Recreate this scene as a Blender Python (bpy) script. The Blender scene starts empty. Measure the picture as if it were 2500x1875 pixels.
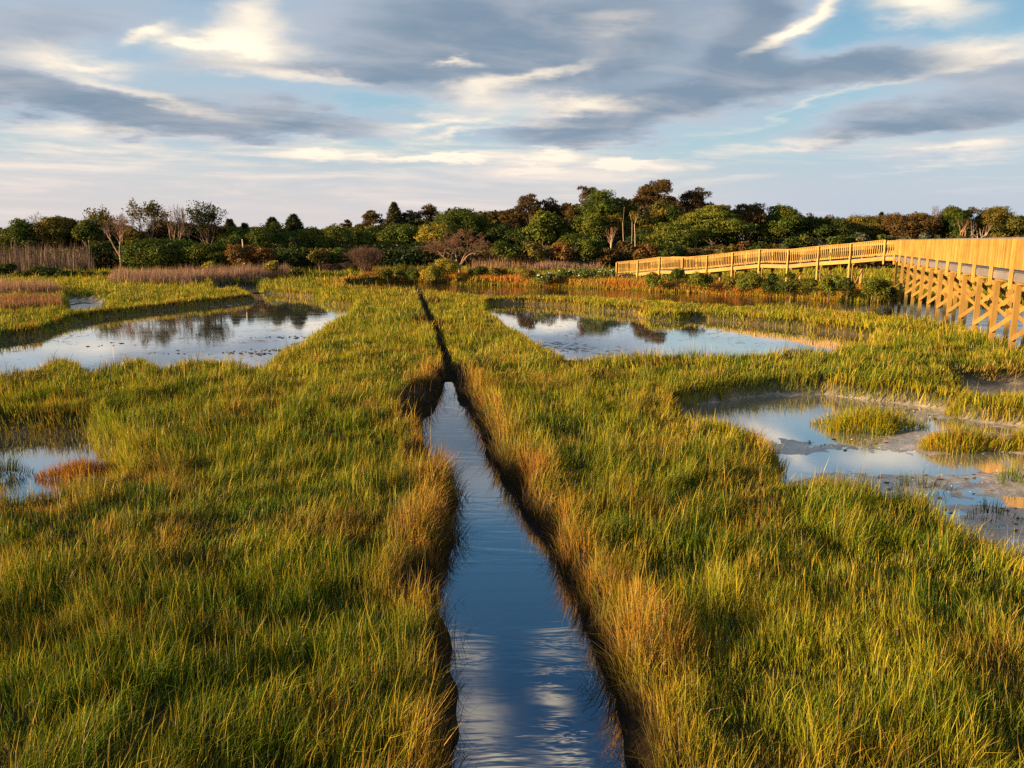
import bpy, math, random
import numpy as np
from mathutils import Vector

scene = bpy.context.scene
R = math.radians
# ------------------------------------------------------------------ camera
CAM_Z = 3.5
PITCH = math.atan(347.5 / 1878.0)
cam_d = bpy.data.cameras.new("camera")
cam_d.sensor_width = 36.0
cam_d.lens = 36.0 * 1878.0 / 2500.0
cam_d.clip_start = 0.05
cam_d.clip_end = 6000
cam = bpy.data.objects.new("camera", cam_d)
scene.collection.objects.link(cam)
cam.location = (0, 0, CAM_Z)
cam.rotation_euler = (math.pi / 2 - PITCH, 0, 0)
scene.camera = cam
scene.view_settings.view_transform = 'Standard'
scene.view_settings.look = 'None'
scene.view_settings.gamma = 1
scene.view_settings.exposure = 1.5
scene.cycles.max_bounces = 6
scene.cycles.diffuse_bounces = 2
scene.cycles.glossy_bounces = 3
scene.cycles.transmission_bounces = 2
scene.cycles.transparent_max_bounces = 4
scene.cycles.use_denoising = False
SP, CP = math.sin(PITCH), math.cos(PITCH)

def ray(u, v):
    """direction through photo pixel (2500 x 1875), used to measure places on the ground"""
    dx = (u - 1250.0) / 1878.0
    dy = (937.5 - v) / 1878.0
    return (dx, CP + dy * SP, -SP + dy * CP)

def gp(u, v, z=0.0):
    d = ray(u, v)
    t = (z - CAM_Z) / d[2]
    return (d[0] * t, d[1] * t)

def gd(u, v, z=0.0):                       # the same for the 2212 px wide view
    return gp(u * 2500 / 2212.0, v * 2500 / 2212.0, z)

def at(u, v, Y):                           # point at distance Y forward
    d = ray(u, v)
    return (d[0] * Y / d[1], Y, CAM_Z + d[2] * Y / d[1])

# ------------------------------------------------------------------ sky and sun
SUN_EL = R(10.5)
SUN_DIR = Vector((-0.955, -0.295, 0)).normalized()       # towards the sun
world = bpy.data.worlds.new("World")
scene.world = world
world.use_nodes = True
WS = 0.1
SKY_LEVEL = 0.385      # brightness of sky and clouds beside the sun

class NX:
    """tiny expression builder for shader nodes"""
    def __init__(self, nt):
        self.nt = nt
    def new(self, t, **kw):
        n = self.nt.nodes.new(t)
        for k, v in kw.items():
            setattr(n, k, v)
        return n
    def put(self, sock, v):
        if isinstance(v, bpy.types.NodeSocket):
            self.nt.links.new(v, sock)
        else:
            sock.default_value = v
    def m(self, op, a, b=None, c=None, clamp=False):
        n = self.new('ShaderNodeMath', operation=op, use_clamp=clamp)
        self.put(n.inputs[0], a)
        if b is not None: self.put(n.inputs[1], b)
        if c is not None: self.put(n.inputs[2], c)
        return n.outputs[0]
    def mix(self, f, a, b, blend='MIX'):
        n = self.new('ShaderNodeMix', data_type='RGBA', blend_type=blend)
        self.put(n.inputs[0], f)
        self.put(n.inputs[6], a if isinstance(a, bpy.types.NodeSocket) else tuple(a) + (1,) * (4 - len(a)))
        self.put(n.inputs[7], b if isinstance(b, bpy.types.NodeSocket) else tuple(b) + (1,) * (4 - len(b)))
        return n.outputs[2]
    def noise(self, vec, scale, detail=4, rough=0.55, dist=0.0, w=None):
        n = self.new('ShaderNodeTexNoise', noise_dimensions='3D')
        self.put(n.inputs['Vector'], vec)
        n.inputs['Scale'].default_value = scale
        n.inputs['Detail'].default_value = detail
        n.inputs['Roughness'].default_value = rough
        n.inputs['Distortion'].default_value = dist
        return n.outputs['Fac']
    def comb(self, x, y, z):
        n = self.new('ShaderNodeCombineXYZ')
        self.put(n.inputs[0], x); self.put(n.inputs[1], y); self.put(n.inputs[2], z)
        return n.outputs[0]
    def smooth(self, x, a, b):
        n = self.new('ShaderNodeMapRange', interpolation_type='SMOOTHSTEP')
        self.put(n.inputs[0], x)
        n.inputs[1].default_value = a; n.inputs[2].default_value = b
        n.inputs[3].default_value = 0; n.inputs[4].default_value = 1
        return n.outputs[0]
    def ramp(self, x, stops):
        n = self.new('ShaderNodeValToRGB')
        self.put(n.inputs[0], x)
        e = n.color_ramp.elements
        while len(e) > 1: e.remove(e[-1])
        e[0].position = stops[0][0]; e[0].color = tuple(stops[0][1]) + (1,)
        for p, c in stops[1:]:
            k = e.new(p); k.color = tuple(c) + (1,)
        return n.outputs[0]

def build_sky():
    nt = world.node_tree
    nt.nodes.clear()
    X = NX(nt)
    out = X.new('ShaderNodeOutputWorld')
    bg = X.new('ShaderNodeBackground')
    bg.inputs[1].default_value = WS
    nt.links.new(bg.outputs[0], out.inputs[0])
    sky = X.new('ShaderNodeTexSky', sky_type='NISHITA', sun_disc=False)
    sky.sun_elevation = SUN_EL
    sky.sun_rotation = math.atan2(SUN_DIR.x, SUN_DIR.y)
    sky.air_density = 1.0; sky.dust_density = 0.6; sky.ozone_density = 1.5
    tc = X.new('ShaderNodeTexCoord')
    sep = X.new('ShaderNodeSeparateXYZ')
    nt.links.new(tc.outputs['Generated'], sep.inputs[0])
    x, y, z = sep.outputs
    az0 = X.m('MULTIPLY', X.m('ARCTAN2', x, y), 57.29578)
    el0 = X.m('MULTIPLY', X.m('ARCSINE', z), 57.29578)
    zz = X.m('ADD', X.m('MAXIMUM', z, 0.0), 0.10)
    px = X.m('DIVIDE', x, zz); py = X.m('DIVIDE', y, zz)
    P = X.comb(px, py, 0.0)                       # the clouds' flat layer seen in perspective
    # streaks run from lower left to upper right
    Q = X.comb(X.m('ADD', X.m('MULTIPLY', px, 0.35), X.m('MULTIPLY', py, 0.10)),
               X.m('SUBTRACT', X.m('MULTIPLY', py, 1.0), X.m('MULTIPLY', px, 0.45)), 3.7)
    w1 = X.m('SUBTRACT', X.noise(P, 1.1, 5, 0.6), 0.5)
    w2 = X.m('SUBTRACT', X.noise(X.comb(px, py, 7.3), 1.6, 5, 0.62), 0.5)
    az = X.m('ADD', az0, X.m('MULTIPLY', w1, 11.0))
    el = X.m('ADD', el0, X.m('MULTIPLY', w2, 4.2))

    def blobs(lst):
        tot = None
        for (u, v, ru, rv, rot, wt) in lst:
            d = ray(u, v)
            a0 = math.degrees(math.atan2(d[0], d[1]))
            e0 = math.degrees(math.atan2(d[2], math.hypot(d[0], d[1])))
            k = 57.3 / 1950.0
            if wt >= 10:                      # given straight as degrees: azimuth, elevation, radii
                a0, e0, k, wt = u, v, 1.0, wt - 10
            ca, sa = math.cos(R(rot)), math.sin(R(rot))
            dx = X.m('SUBTRACT', az, a0); dy = X.m('SUBTRACT', el, e0)
            p = X.m('ADD', X.m('MULTIPLY', dx, ca / (ru * k)), X.m('MULTIPLY', dy, sa / (ru * k)))
            q = X.m('SUBTRACT', X.m('MULTIPLY', dy, ca / (rv * k)), X.m('MULTIPLY', dx, sa / (rv * k)))
            r2 = X.m('ADD', X.m('MULTIPLY', p, p), X.m('MULTIPLY', q, q))
            g = X.m('MULTIPLY', X.m('EXPONENT', X.m('MULTIPLY', r2, -1.0)), wt)
            tot = g if tot is None else X.m('ADD', tot, g)
        return tot

    grey = blobs([(150, 60, 330, 90, 0, .75), (1000, 60, 330, 120, 8, .95), (1500, 70, 330, 130, 20, .9),
                  (1700, 235, 420, 75, 17, 1.0), (2050, 165, 300, 55, 6, 1.0), (1840, 40, 130, 70, 45, .9),
                  (2420, 165, 170, 40, -6, .6), (1250, 150, 300, 60, 5, .6),
                  (220, 262, 360, 38, -6, .9), (640, 290, 280, 42, -2, .9), (-60, 190, 150, 60, 0, .6),
                  (2300, 290, 300, 60, 4, .85), (2080, 345, 260, 22, 6, .6), (1500, 270, 250, 40, 10, .5), (700, 175, 260, 18, 3, .5), (2300, 375, 200, 16, 5, .4)])
    hole = blobs([(2080, 75, 170, 45, 22, .9), (2350, 70, 150, 40, 0, .8), (1170, 283, 140, 16, 8, .6), (950, 250, 150, 16, 3, .45),
                  (420, 120, 220, 40, 10, .35), (1200, 365, 420, 14, 0, .6), (2050, 260, 240, 24, 12, .5), (1900, 385, 500, 35, 2, .5), (1, 25.5, 11, 3.6, 0, 11.1), (0, 34, 13, 7, 0, 11.6)])
    white = blobs([(600, 128, 150, 42, 2, 1.1), (620, 30, 85, 50, 30, .9), (470, 112, 60, 12, -4, .6), (385, 88, 55, 12, 22, .75),
                   (1130, 152, 60, 9, 2, .9), (1350, 165, 110, 14, 14, .75), (1520, 55, 100, 28, 10, .55), (1960, 42, 125, 20, 30, 1.25),
                   (2270, 15, 120, 36, -12, 1.15), (2430, 118, 150, 26, 6, .75), (1190, 222, 120, 36, 10, .9), (1400, 262, 150, 28, 5, .95),
                   (1080, 290, 150, 20, 6, .85), (1130, 320, 80, 12, 10, .9), (900, 385, 250, 14, 2, .65), (1060, 380, 90, 13, 4, .8),
                   (790, 375, 60, 14, 0, .7), (1560, 386, 95, 9, -3, .9), (1330, 372, 70, 16, 5, .7), (160, 125, 120, 26, -4, .6),
                   (250, 165, 110, 14, -4, .7), (330, 222, 240, 18, -10, .75), (760, 195, 230, 15, 0, .7), (80, 375, 180, 28, 0, .6),
                   (1300, 405, 130, 12, 0, .6), (2050, 245, 220, 10, 14, .55), (1900, 360, 220, 12, 8, .45), (2350, 395, 160, 12, 8, .5), (40, 310, 300, 25, 0, .45),
                   (250, 440, 420, 30, 0, .5), (-3.5, 30.3, 2.6, 1.1, 5, 10.75), (4.5, 29.6, 2.6, .8, 0, 10.8), (-3.0, 34.0, 2.8, 1.5, 8, 10.8), (4.4, 33.0, 1.9, .6, 5, 10.9), (-1.0, 38.0, 3, .9, 4, 11.0), (5.0, 36.4, 2.2, .7, 4, 10.9), (450, 400, 500, 22, -2, .45), (650, 350, 420, 14, 0, .4), (1500, 440, 500, 26, 0, .3)])
    fine = X.noise(Q, 1.9, 4, 0.52, 0.5)
    fine2 = X.noise(X.mix(0.45, Q, P), 2.8, 5, 0.55, 0.5)
    big = X.noise(P, 0.7, 5, 0.6)
    # generic cover high above and behind, beyond the view
    up = X.smooth(el0, 18.0, 27.0)
    behind = X.smooth(X.m('ABSOLUTE', az0), 45.0, 70.0)
    gen = X.m('MAXIMUM', up, behind)
    gfield = X.m('ADD', X.m('MULTIPLY', X.m('SUBTRACT', big, 0.5), X.m('ADD', 0.3, X.m('MULTIPLY', gen, 2.2))), X.m('MULTIPLY', gen, 0.35))
    G = X.m('ADD', X.m('ADD', X.m('SUBTRACT', X.m('ADD', grey, gfield), hole), 0.17), X.m('MULTIPLY', X.m('SUBTRACT', fine, 0.5), 0.5))
    gm = X.m('MULTIPLY', X.smooth(G, 0.0, 0.85), 0.95)
    wn = X.m('SUBTRACT', X.noise(P, 1.3, 6, 0.6, 0.4), 0.5)
    Wf = X.m('ADD', X.m('ADD', white, X.m('MULTIPLY', X.m('SUBTRACT', fine2, 0.5), 0.6)), X.m('MULTIPLY', X.m('MULTIPLY', wn, gen), 3.2))
    low = X.noise(X.comb(X.m('MULTIPLY', az0, 0.055), X.m('ADD', X.m('MULTIPLY', el0, 0.62), X.m('MULTIPLY', az0, 0.006)), 1.3), 1.0, 6, 0.6, 0.5)
    lowf = X.m('MULTIPLY', X.smooth(el0, 11.5, 5.0), X.m('ADD', X.m('MULTIPLY', X.m('SUBTRACT', low, 0.5), 3.2), 0.20))
    Wf = X.m('ADD', Wf, lowf)
    wm = X.smooth(Wf, 0.12, 1.2)
    # clear air, pale at the horizon and blue above
    air = X.ramp(X.m('DIVIDE', el0, 90.0), [
        (0.0, (.52, .56, .65)), (0.035, (.56, .60, .67)), (0.07, (.44, .62, .70)), (0.12, (.33, .56, .71)),
        (0.17, (.20, .42, .62)), (0.23, (.11, .31, .55)), (0.36, (.035, .13, .30)), (1.0, (.02, .07, .20))])
    nis = X.new('ShaderNodeMix', data_type='RGBA', blend_type='MULTIPLY')
    nis.inputs[0].default_value = 1.0
    nt.links.new(sky.outputs[0], nis.inputs[6]); nis.inputs[7].default_value = (WS, WS, WS, 1)
    clear = X.mix(0.78, nis.outputs[2], air)
    gcol = X.mix(X.smooth(G, 0.30, 1.30), (.50, .56, .65), (.205, .28, .375))
    gcol = X.mix(X.m('MULTIPLY', X.smooth(fine2, 0.38, 0.72), 0.38), gcol, (.60, .57, .58))
    pink = X.smooth(el0, 9.0, 3.0)
    c = X.mix(gm, clear, gcol)
    wcol = X.mix(X.smooth(Wf, 0.7, 1.35), (.94, .82, .68), (1.20, 1.06, .80))
    wcol = X.mix(X.m('MULTIPLY', pink, 0.7), wcol, (.88, .76, .69))
    c = X.mix(X.m('MULTIPLY', wm, 0.92), c, wcol)
    haze = X.m('MULTIPLY', X.smooth(el0, 8.0, 0.5), 0.5)
    c = X.mix(haze, c, X.mix(X.smooth(az0, 4.0, 24.0), (.80, .68, .64), (.46, .55, .69)))
    c = X.mix(1.0, c, (SKY_LEVEL,) * 3, 'MULTIPLY')
    inv = X.new('ShaderNodeMix', data_type='RGBA', blend_type='DIVIDE')
    inv.inputs[0].default_value = 1.0
    nt.links.new(c, inv.inputs[6]); inv.inputs[7].default_value = (WS, WS, WS, 1)
    nt.links.new(inv.outputs[2], bg.inputs[0])
build_sky()

sun_d = bpy.data.lights.new("sun", 'SUN')
sun_d.energy = 5.0
sun_d.angle = R(0.55)
sun_d.color = (1.0, 0.67, 0.33)
sun = bpy.data.objects.new("sun", sun_d)
scene.collection.objects.link(sun)
sd3 = Vector((SUN_DIR.x * math.cos(SUN_EL), SUN_DIR.y * math.cos(SUN_EL), math.sin(SUN_EL)))
sun.rotation_euler = (-sd3).to_track_quat('-Z', 'Y').to_euler()
sun.location = (-60, -20, 30)

# ------------------------------------------------------------------ helpers
def tag(o, label=None, cat=None, group=None, kind=None):
    if label: o["label"] = label
    if cat: o["category"] = cat
    if group: o["group"] = group
    if kind: o["kind"] = kind
    return o

def link(o):
    scene.collection.objects.link(o)
    return o

def empty(name, loc, label, cat, group=None):
    o = bpy.data.objects.new(name, None)
    o.empty_display_size = 0.2
    link(o); o.location = loc
    return tag(o, label, cat, group)

def mesh_np(name, V, faces, mat, cols=None, parent=None, smooth=False):
    """faces: list of (M,k) int arrays; cols: (N,3) point colours"""
    me = bpy.data.meshes.new(name)
    V = np.asarray(V, np.float32)
    me.vertices.add(len(V))
    me.vertices.foreach_set("co", V.ravel())
    loops = np.concatenate([f.ravel() for f in faces]).astype(np.int32)
    tot = np.concatenate([np.full(len(f), f.shape[1], np.int32) for f in faces])
    st = np.zeros(len(tot), np.int32); st[1:] = np.cumsum(tot)[:-1]
    me.loops.add(len(loops)); me.loops.foreach_set("vertex_index", loops)
    me.polygons.add(len(tot)); me.polygons.foreach_set("loop_start", st); me.polygons.foreach_set("loop_total", tot)
    me.polygons.foreach_set("use_smooth", np.full(len(tot), smooth, bool))
    if cols is not None:
        a = me.attributes.new("Col", 'FLOAT_COLOR', 'POINT')
        c4 = np.ones((len(V), 4), np.float32); c4[:, :3] = cols
        a.data.foreach_set("color", c4.ravel())
    me.update(calc_edges=True)
    me.materials.append(mat)
    o = bpy.data.objects.new(name, me)
    link(o)
    if parent is not None: o.parent = parent
    return o

# value noise ---------------------------------------------------------------
def _hash(ix, iy, seed):
    h = (ix.astype(np.int64) * 374761393 + iy.astype(np.int64) * 668265263 + seed * 974634777) & 0x7fffffff
    h = ((h ^ (h >> 13)) * 1274126177) & 0x7fffffff
    return ((h ^ (h >> 16)) & 0xffff) / 65535.0

def vnoise(x, y, seed=0):
    ix = np.floor(x); iy = np.floor(y)
    fx = x - ix; fy = y - iy
    fx = fx * fx * (3 - 2 * fx); fy = fy * fy * (3 - 2 * fy)
    a = _hash(ix, iy, seed); b = _hash(ix + 1, iy, seed); c = _hash(ix, iy + 1, seed); d = _hash(ix + 1, iy + 1, seed)
    return a + (b - a) * fx + (c - a) * fy + (a - b - c + d) * fx * fy

def fbm(x, y, seed=0, oct=4):
    s = 0; amp = 0.5; t = 0
    for i in range(oct):
        s = s + amp * vnoise(x * 2 ** i + 17.3 * i, y * 2 ** i - 9.1 * i, seed + i)
        t += amp; amp *= 0.5
    return s / t

def sstep(x, a, b):
    t = np.clip((x - a) / (b - a), 0, 1)
    return t * t * (3 - 2 * t)

# ------------------------------------------------------------------ where the water lies
WZ = -0.34
GT = 0.09           # grass top above the marsh, hides the near shores
def poly(far, near, zf=WZ, zn=GT):
    return np.array([gd(u, v, zf) for u, v in far] + [gd(u, v, zn) for u, v in near])

DITCH = poly([(900, 3200), (1000, 2000), (1020, 1720), (1024, 1659), (1028, 1600), (1026, 1500), (1020, 1440), (1024, 1395), (984, 1335), (984, 1290), (998, 1200),
              (1006, 1110), (994, 1058), (958, 1018), (950, 990), (934, 960), (912, 930), (930, 905), (957, 880), (960, 872), (965, 850), (970, 828), (973, 848), (995, 880), (1010, 910),
              (1040, 960), (1045, 1000), (1085, 1050), (1110, 1120), (1165, 1180), (1180, 1240), (1215, 1320), (1235, 1370),
              (1255, 1430), (1284, 1500), (1300, 1580), (1312, 1659), (1330, 1720), (1445, 2000), (1900, 3200)], [])
SLIT = poly([(968, 845), (962, 815), (953, 780), (940, 740), (920, 695), (906, 660), (901, 635), (909, 635), (916, 660), (932, 695), (953, 740), (965, 780),
             (975, 815), (978, 845)], [])
LPOND = poly([(-260, 770), (-100, 752), (0, 737), (100, 722), (158, 697), (230, 684), (346, 671), (440, 660), (551, 648), (520, 633), (576, 633),
              (677, 643), (702, 656), (768, 662)],
             [(745, 678), (700, 697), (690, 712), (640, 745), (600, 758), (560, 788), (520, 782), (440, 775), (400, 778), (350, 789),
              (320, 772), (280, 776), (240, 788), (200, 793), (140, 772), (100, 780), (60, 793), (0, 802), (-120, 820), (-300, 850)], zn=.08)
RPOND = poly([(1052, 663), (1060, 657), (1130, 656), (1220, 661), (1290, 670), (1370, 676), (1400, 692), (1465, 694), (1490, 687), (1600, 698),
              (1700, 707), (1800, 717), (1880, 727)],
             [(1892, 742), (1800, 748), (1790, 755), (1700, 753), (1640, 762), (1560, 766), (1440, 763), (1330, 765), (1235, 768),
              (1180, 748), (1140, 722), (1100, 702), (1080, 684), (1056, 672)], zn=.08)
MUD = poly([(1462, 884), (1535, 871), (1668, 853), (1776, 851), (1884, 866), (1956, 873), (2045, 888), (2062, 900), (2100, 910), (2212, 920), (2330, 925),
            (2500, 935)],
           [(2500, 1300), (2330, 1240), (2212, 1178), (2172, 1160), (2118, 1135), (2064, 1099), (2028, 1074), (1956, 1056), (1884, 1045), (1812, 1034),
            (1704, 1027), (1682, 1002), (1699, 962), (1668, 940), (1617, 918), (1560, 900), (1466, 890)])
MUD2 = poly([(2085, 838), (2140, 833), (2250, 829), (2400, 832)], [(2400, 862), (2212, 858), (2140, 855), (2090, 846)], zn=0.05)
SPOND = poly([(-300, 950), (-120, 940), (0, 937), (108, 932), (180, 930), (202, 946), (212, 970), (245, 992), (252, 1010)],
             [(234, 1030), (108, 1064), (0, 1076), (-120, 1095), (-320, 1130)], zn=.02)
CREEK = poly([(755, 614), (825, 611), (888, 608), (960, 610), (1005, 615), (1106, 617), (1188, 620), (1332, 625), (1460, 632), (1524, 634),
              (1686, 642), (1814, 650), (1900, 653), (1925, 650), (1960, 650), (2080, 656), (2400, 668)],
             [(2560, 860), (2300, 790), (2207, 745), (2165, 728), (2123, 712), (2018, 688), (1955, 684), (1871, 674), (1703, 661), (1595, 657), (1460, 648),
              (1260, 635), (1150, 635), (1062, 634), (1000, 629), (900, 622), (755, 617.5)], zn=.10)
MPOOL = poly([(150, 648), (205, 649), (222, 654)], [(215, 664), (150, 668)], zn=0.1)
STRIP = poly([(470, 618), (555, 617.5)], [(560, 622), (465, 623)], zn=0.05)
def foot(pts):
    return np.array([gd(u, v, -0.12) for u, v in pts])
# worn dark banks where the sod has slumped into the ditch
SLUMP = [foot(p) for p in (
    [(850, 885), (885, 850), (962, 826), (962, 860), (945, 900), (914, 930), (875, 915)],
    [(878, 985), (940, 975), (962, 1005), (950, 1018), (905, 1030), (884, 1010)],
    [(872, 1285), (905, 1248), (965, 1215), (998, 1190), (986, 1290), (984, 1345), (925, 1330), (885, 1312)],
    [(955, 1390), (1005, 1375), (1012, 1450), (1012, 1560), (985, 1600), (965, 1500)],
    [(968, 800), (990, 800), (1006, 835), (1000, 850), (990, 880), (975, 835)],
    [(995, 880), (1030, 900), (1066, 960), (1040, 960), (1012, 915)],
    [(1045, 995), (1072, 1000), (1110, 1040), (1150, 1120), (1172, 1165), (1165, 1185), (1110, 1125), (1085, 1055)],
    [(1180, 1240), (1215, 1240), (1262, 1330), (1290, 1400), (1255, 1430), (1235, 1380), (1212, 1325)],
    [(1290, 1500), (1330, 1490), (1380, 1600), (1385, 1700), (1325, 1690), (1308, 1580)],
    [(895, 695), (922, 690), (930, 712), (905, 712)], [(940, 700), (960, 706), (958, 716), (940, 712)], [(905, 655), (945, 652), (948, 660), (910, 665)])]
POLYS = {'slit': (SLIT, 0.14), 'ditch': (DITCH, 0.38), 'lpond': (LPOND, 0.28), 'rpond': (RPOND, 0.28), 'mud': (MUD, 0.30), 'mud2': (MUD2, 0.3),
         'spond': (SPOND, 0.25), 'creek': (CREEK, 0.6), 'mpool': (MPOOL, 0.4), 'strip': (STRIP, 0.5)}
# soften the traced outlines with small irregular bights
def rough_poly(p, seed, amp, step):
    rng = np.random.RandomState(seed)
    out = []
    n = len(p)
    for i in range(n):
        a, b = p[i], p[(i + 1) % n]
        L = np.hypot(*(b - a)); r = np.hypot(*((a + b) / 2))
        k = max(1, int(L / max(step, r * 0.012)))
        nrm = np.array([-(b - a)[1], (b - a)[0]]) / max(L, 1e-6)
        for j in range(k):
            q = a + (b - a) * (j / k)
            if j > 0:
                q = q + nrm * rng.uniform(-amp, amp) * min(1.0, 0.4 + r / 25)
            out.append(q)
    return np.array(out)
POLYS = {k: (rough_poly(p, i + 3, {'ditch': .17, 'slit': .04}.get(k, .09), .45 if k == 'ditch' else .35), w) for i, (k, (p, w)) in enumerate(POLYS.items())}

def sdist(x, y, p):
    """signed distance to polygon p, negative inside"""
    x = np.asarray(x, np.float32); y = np.asarray(y, np.float32)
    d2 = np.full(x.shape, 1e9, np.float32); ins = np.zeros(x.shape, bool)
    # only test points near the polygon's box
    lo = p.min(0) - 3.5; hi = p.max(0) + 3.5
    sel = (x > lo[0]) & (x < hi[0]) & (y > lo[1]) & (y < hi[1])
    xs, ys = x[sel], y[sel]
    dd = np.full(xs.shape, 1e9, np.float32); ii = np.zeros(xs.shape, bool)
    n = len(p)
    for i in range(n):
        a = p[i]; b = p[(i + 1) % n]
        ex, ey = b - a
        t = np.clip(((xs - a[0]) * ex + (ys - a[1]) * ey) / (ex * ex + ey * ey + 1e-9), 0, 1)
        dx = xs - a[0] - t * ex; dy = ys - a[1] - t * ey
        np.minimum(dd, dx * dx + dy * dy, out=dd)
        if abs(ey) > 1e-9:
            c = ((a[1] > ys) != (b[1] > ys)) & (xs < (ex * (ys - a[1]) / ey + a[0]))
            ii ^= c
    s = np.sqrt(dd); s[ii] *= -1
    res = np.full(x.shape, 3.5, np.float32)
    res[sel] = np.minimum(s, 3.5)
    return res

def all_sd(x, y):
    return {k: sdist(x, y, p) for k, (p, w) in POLYS.items()}

def slump_sd(x, y):
    return np.minimum.reduce([sdist(x, y, p) for p in SLUMP])

def blob2(x, y, c, rx, ry):
    return np.exp(-(((x - c[0]) / rx) ** 2 + ((y - c[1]) / ry) ** 2))

MUDPUD = [(gd(1640, 890, WZ), 3.0, 1.2), (gd(1950, 1000, WZ), 1.9, .55), (gd(1790, 1008, WZ), 1.4, .3), (gd(1560, 884, WZ), 1.4, .6), (gd(1760, 1000, WZ), 1.2, .4),
          (gd(2010, 918, WZ), 1.0, .4), (gd(1720, 925, WZ), 0.9, .7), (gd(2190, 1000, WZ), 1.0, .3), (gd(2190, 1085, WZ), .8, .2), (gd(1760, 868, WZ), 1.8, .6)]

def height(x, y, sd):
    """marsh surface"""
    h = 0.07 * (fbm(x * 0.55, y * 0.55, 5, 3) - 0.5) + 0.07 * (fbm(x * 0.16, y * 0.16, 9, 3) - 0.5)
    r = np.hypot(x, y)
    h = h + 0.45 * sstep(y + 0.06 * x, 67, 82) + 0.35 * sstep(y, 85, 120)
    bank = np.zeros_like(h)
    for k, (p, w) in POLYS.items():
        d = sd[k] + 0.10 * (vnoise(x * 3.1, y * 3.1, 31) - 0.5) * np.minimum(1, 6 / np.maximum(r, 1)) * (0 if k in ('creek', 'strip') else 1)
        if k in ('mud', 'mud2'):
            bed = WZ + 0.007 + 0.040 * (fbm(x * 1.3, y * 1.3, 71, 5) - 0.5) + 0.038 * (fbm(x * 6, y * 6, 75, 3) - 0.5)
            for c, rx, ry in MUDPUD:
                bed = bed - 0.045 * blob2(x, y, c, rx, ry)
        elif k == 'mpool':
            bed = WZ + 0.03 * (fbm(x * 1.1, y * 1.1, 77, 4) - 0.4)
        elif k in ('lpond', 'rpond', 'spond'):
            shelf = sstep(d, -1.6, -0.05)
            bed = WZ - 0.13 + shelf * 0.07 + 0.05 * (fbm(x * 0.9, y * 0.9, 81, 5) - 0.5) * (0.25 + 0.75 * shelf)
            if k == 'lpond':
                bed = bed + 0.10 * blob2(x, y, gd(640, 742, WZ), 2.2, 2.0)
        elif k == 'slit':
            bed = np.full_like(h, WZ + 0.04)
        else:
            bed = np.full_like(h, WZ - 0.25)
        t = sstep(d, 0.0, w)
        h = np.where(d < w, bed + (h - bed) * t, h)
    sl = sd['slump'] if 'slump' in sd else slump_sd(x, y)
    m = sstep(-sl, -0.24, 0.02)
    low = WZ + 0.06 + 0.5 * np.clip(sd['ditch'], 0, .6) + 0.05 * (vnoise(x * 7, y * 7, 51) - .5)
    h = np.where(sd['ditch'] > 0, h + (np.minimum(h, low) - h) * m, h)
    return h

# ------------------------------------------------------------------ materials
def mat_new(name):
    m = bpy.data.materials.new(name); m.use_nodes = True
    m.node_tree.nodes.clear()
    X = NX(m.node_tree)
    out = X.new('ShaderNodeOutputMaterial')
    return m, X, out

def attr(X, name="Col"):
    n = X.new('ShaderNodeAttribute'); n.attribute_name = name
    return n.outputs['Color']

def mat_leaf(name, trans=0.25, gloss=0.06):
    m, X, out = mat_new(name)
    c = attr(X)
    d = X.new('ShaderNodeBsdfDiffuse'); X.put(d.inputs[0], c)
    t = X.new('ShaderNodeBsdfTranslucent'); X.put(t.inputs[0], c)
    g = X.new('ShaderNodeBsdfGlossy'); g.inputs['Roughness'].default_value = 0.45
    X.put(g.inputs[0], X.mix(0.5, c, (.35, .33, .28)))
    a = X.new('ShaderNodeMixShader'); a.inputs[0].default_value = trans
    X.put(a.inputs[1], d.outputs[0]); X.put(a.inputs[2], t.outputs[0])
    b = X.new('ShaderNodeMixShader'); b.inputs[0].default_value = gloss
    X.put(b.inputs[1], a.outputs[0]); X.put(b.inputs[2], g.outputs[0])
    X.put(out.inputs[0], b.outputs[0])
    return m

def mat_ground():
    m, X, out = mat_new("marsh_soil")
    p = X.new('ShaderNodeBsdfPrincipled')
    geo = X.new('ShaderNodeNewGeometry')
    pos = geo.outputs['Position']
    c = attr(X)
    n1 = X.noise(pos, 3.0, 6, 0.65); n2 = X.noise(pos, 22.0, 4, 0.6)
    k = X.m('ADD', X.m('MULTIPLY', n1, 0.9), X.m('MULTIPLY', n2, 0.7))
    c2 = X.mix(X.smooth(k, 0.55, 1.1), X.mix(1.0, c, (.45, .42, .40), 'MULTIPLY'), X.mix(1.0, c, (1.35, 1.3, 1.25), 'MULTIPLY'))
    X.put(p.inputs['Base Color'], c2)
    wet = X.new('ShaderNodeAttribute'); wet.attribute_name = 'wet'
    X.put(p.inputs['Roughness'], X.m('SUBTRACT', X.m('ADD', 0.9, X.m('MULTIPLY', X.m('SUBTRACT', n1, 0.5), 0.35)), X.m('MULTIPLY', wet.outputs['Fac'], 0.58)))
    X.put(p.inputs['Specular IOR Level'], X.m('ADD', 0.06, X.m('MULTIPLY', wet.outputs['Fac'], 0.94)))
    b = X.new('ShaderNodeBump'); b.inputs['Strength'].default_value = 0.5; b.inputs['Distance'].default_value = 0.02
    X.put(b.inputs['Height'], k); X.put(p.inputs['Normal'], b.outputs[0])
    X.put(out.inputs[0], p.outputs[0])
    return m

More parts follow.
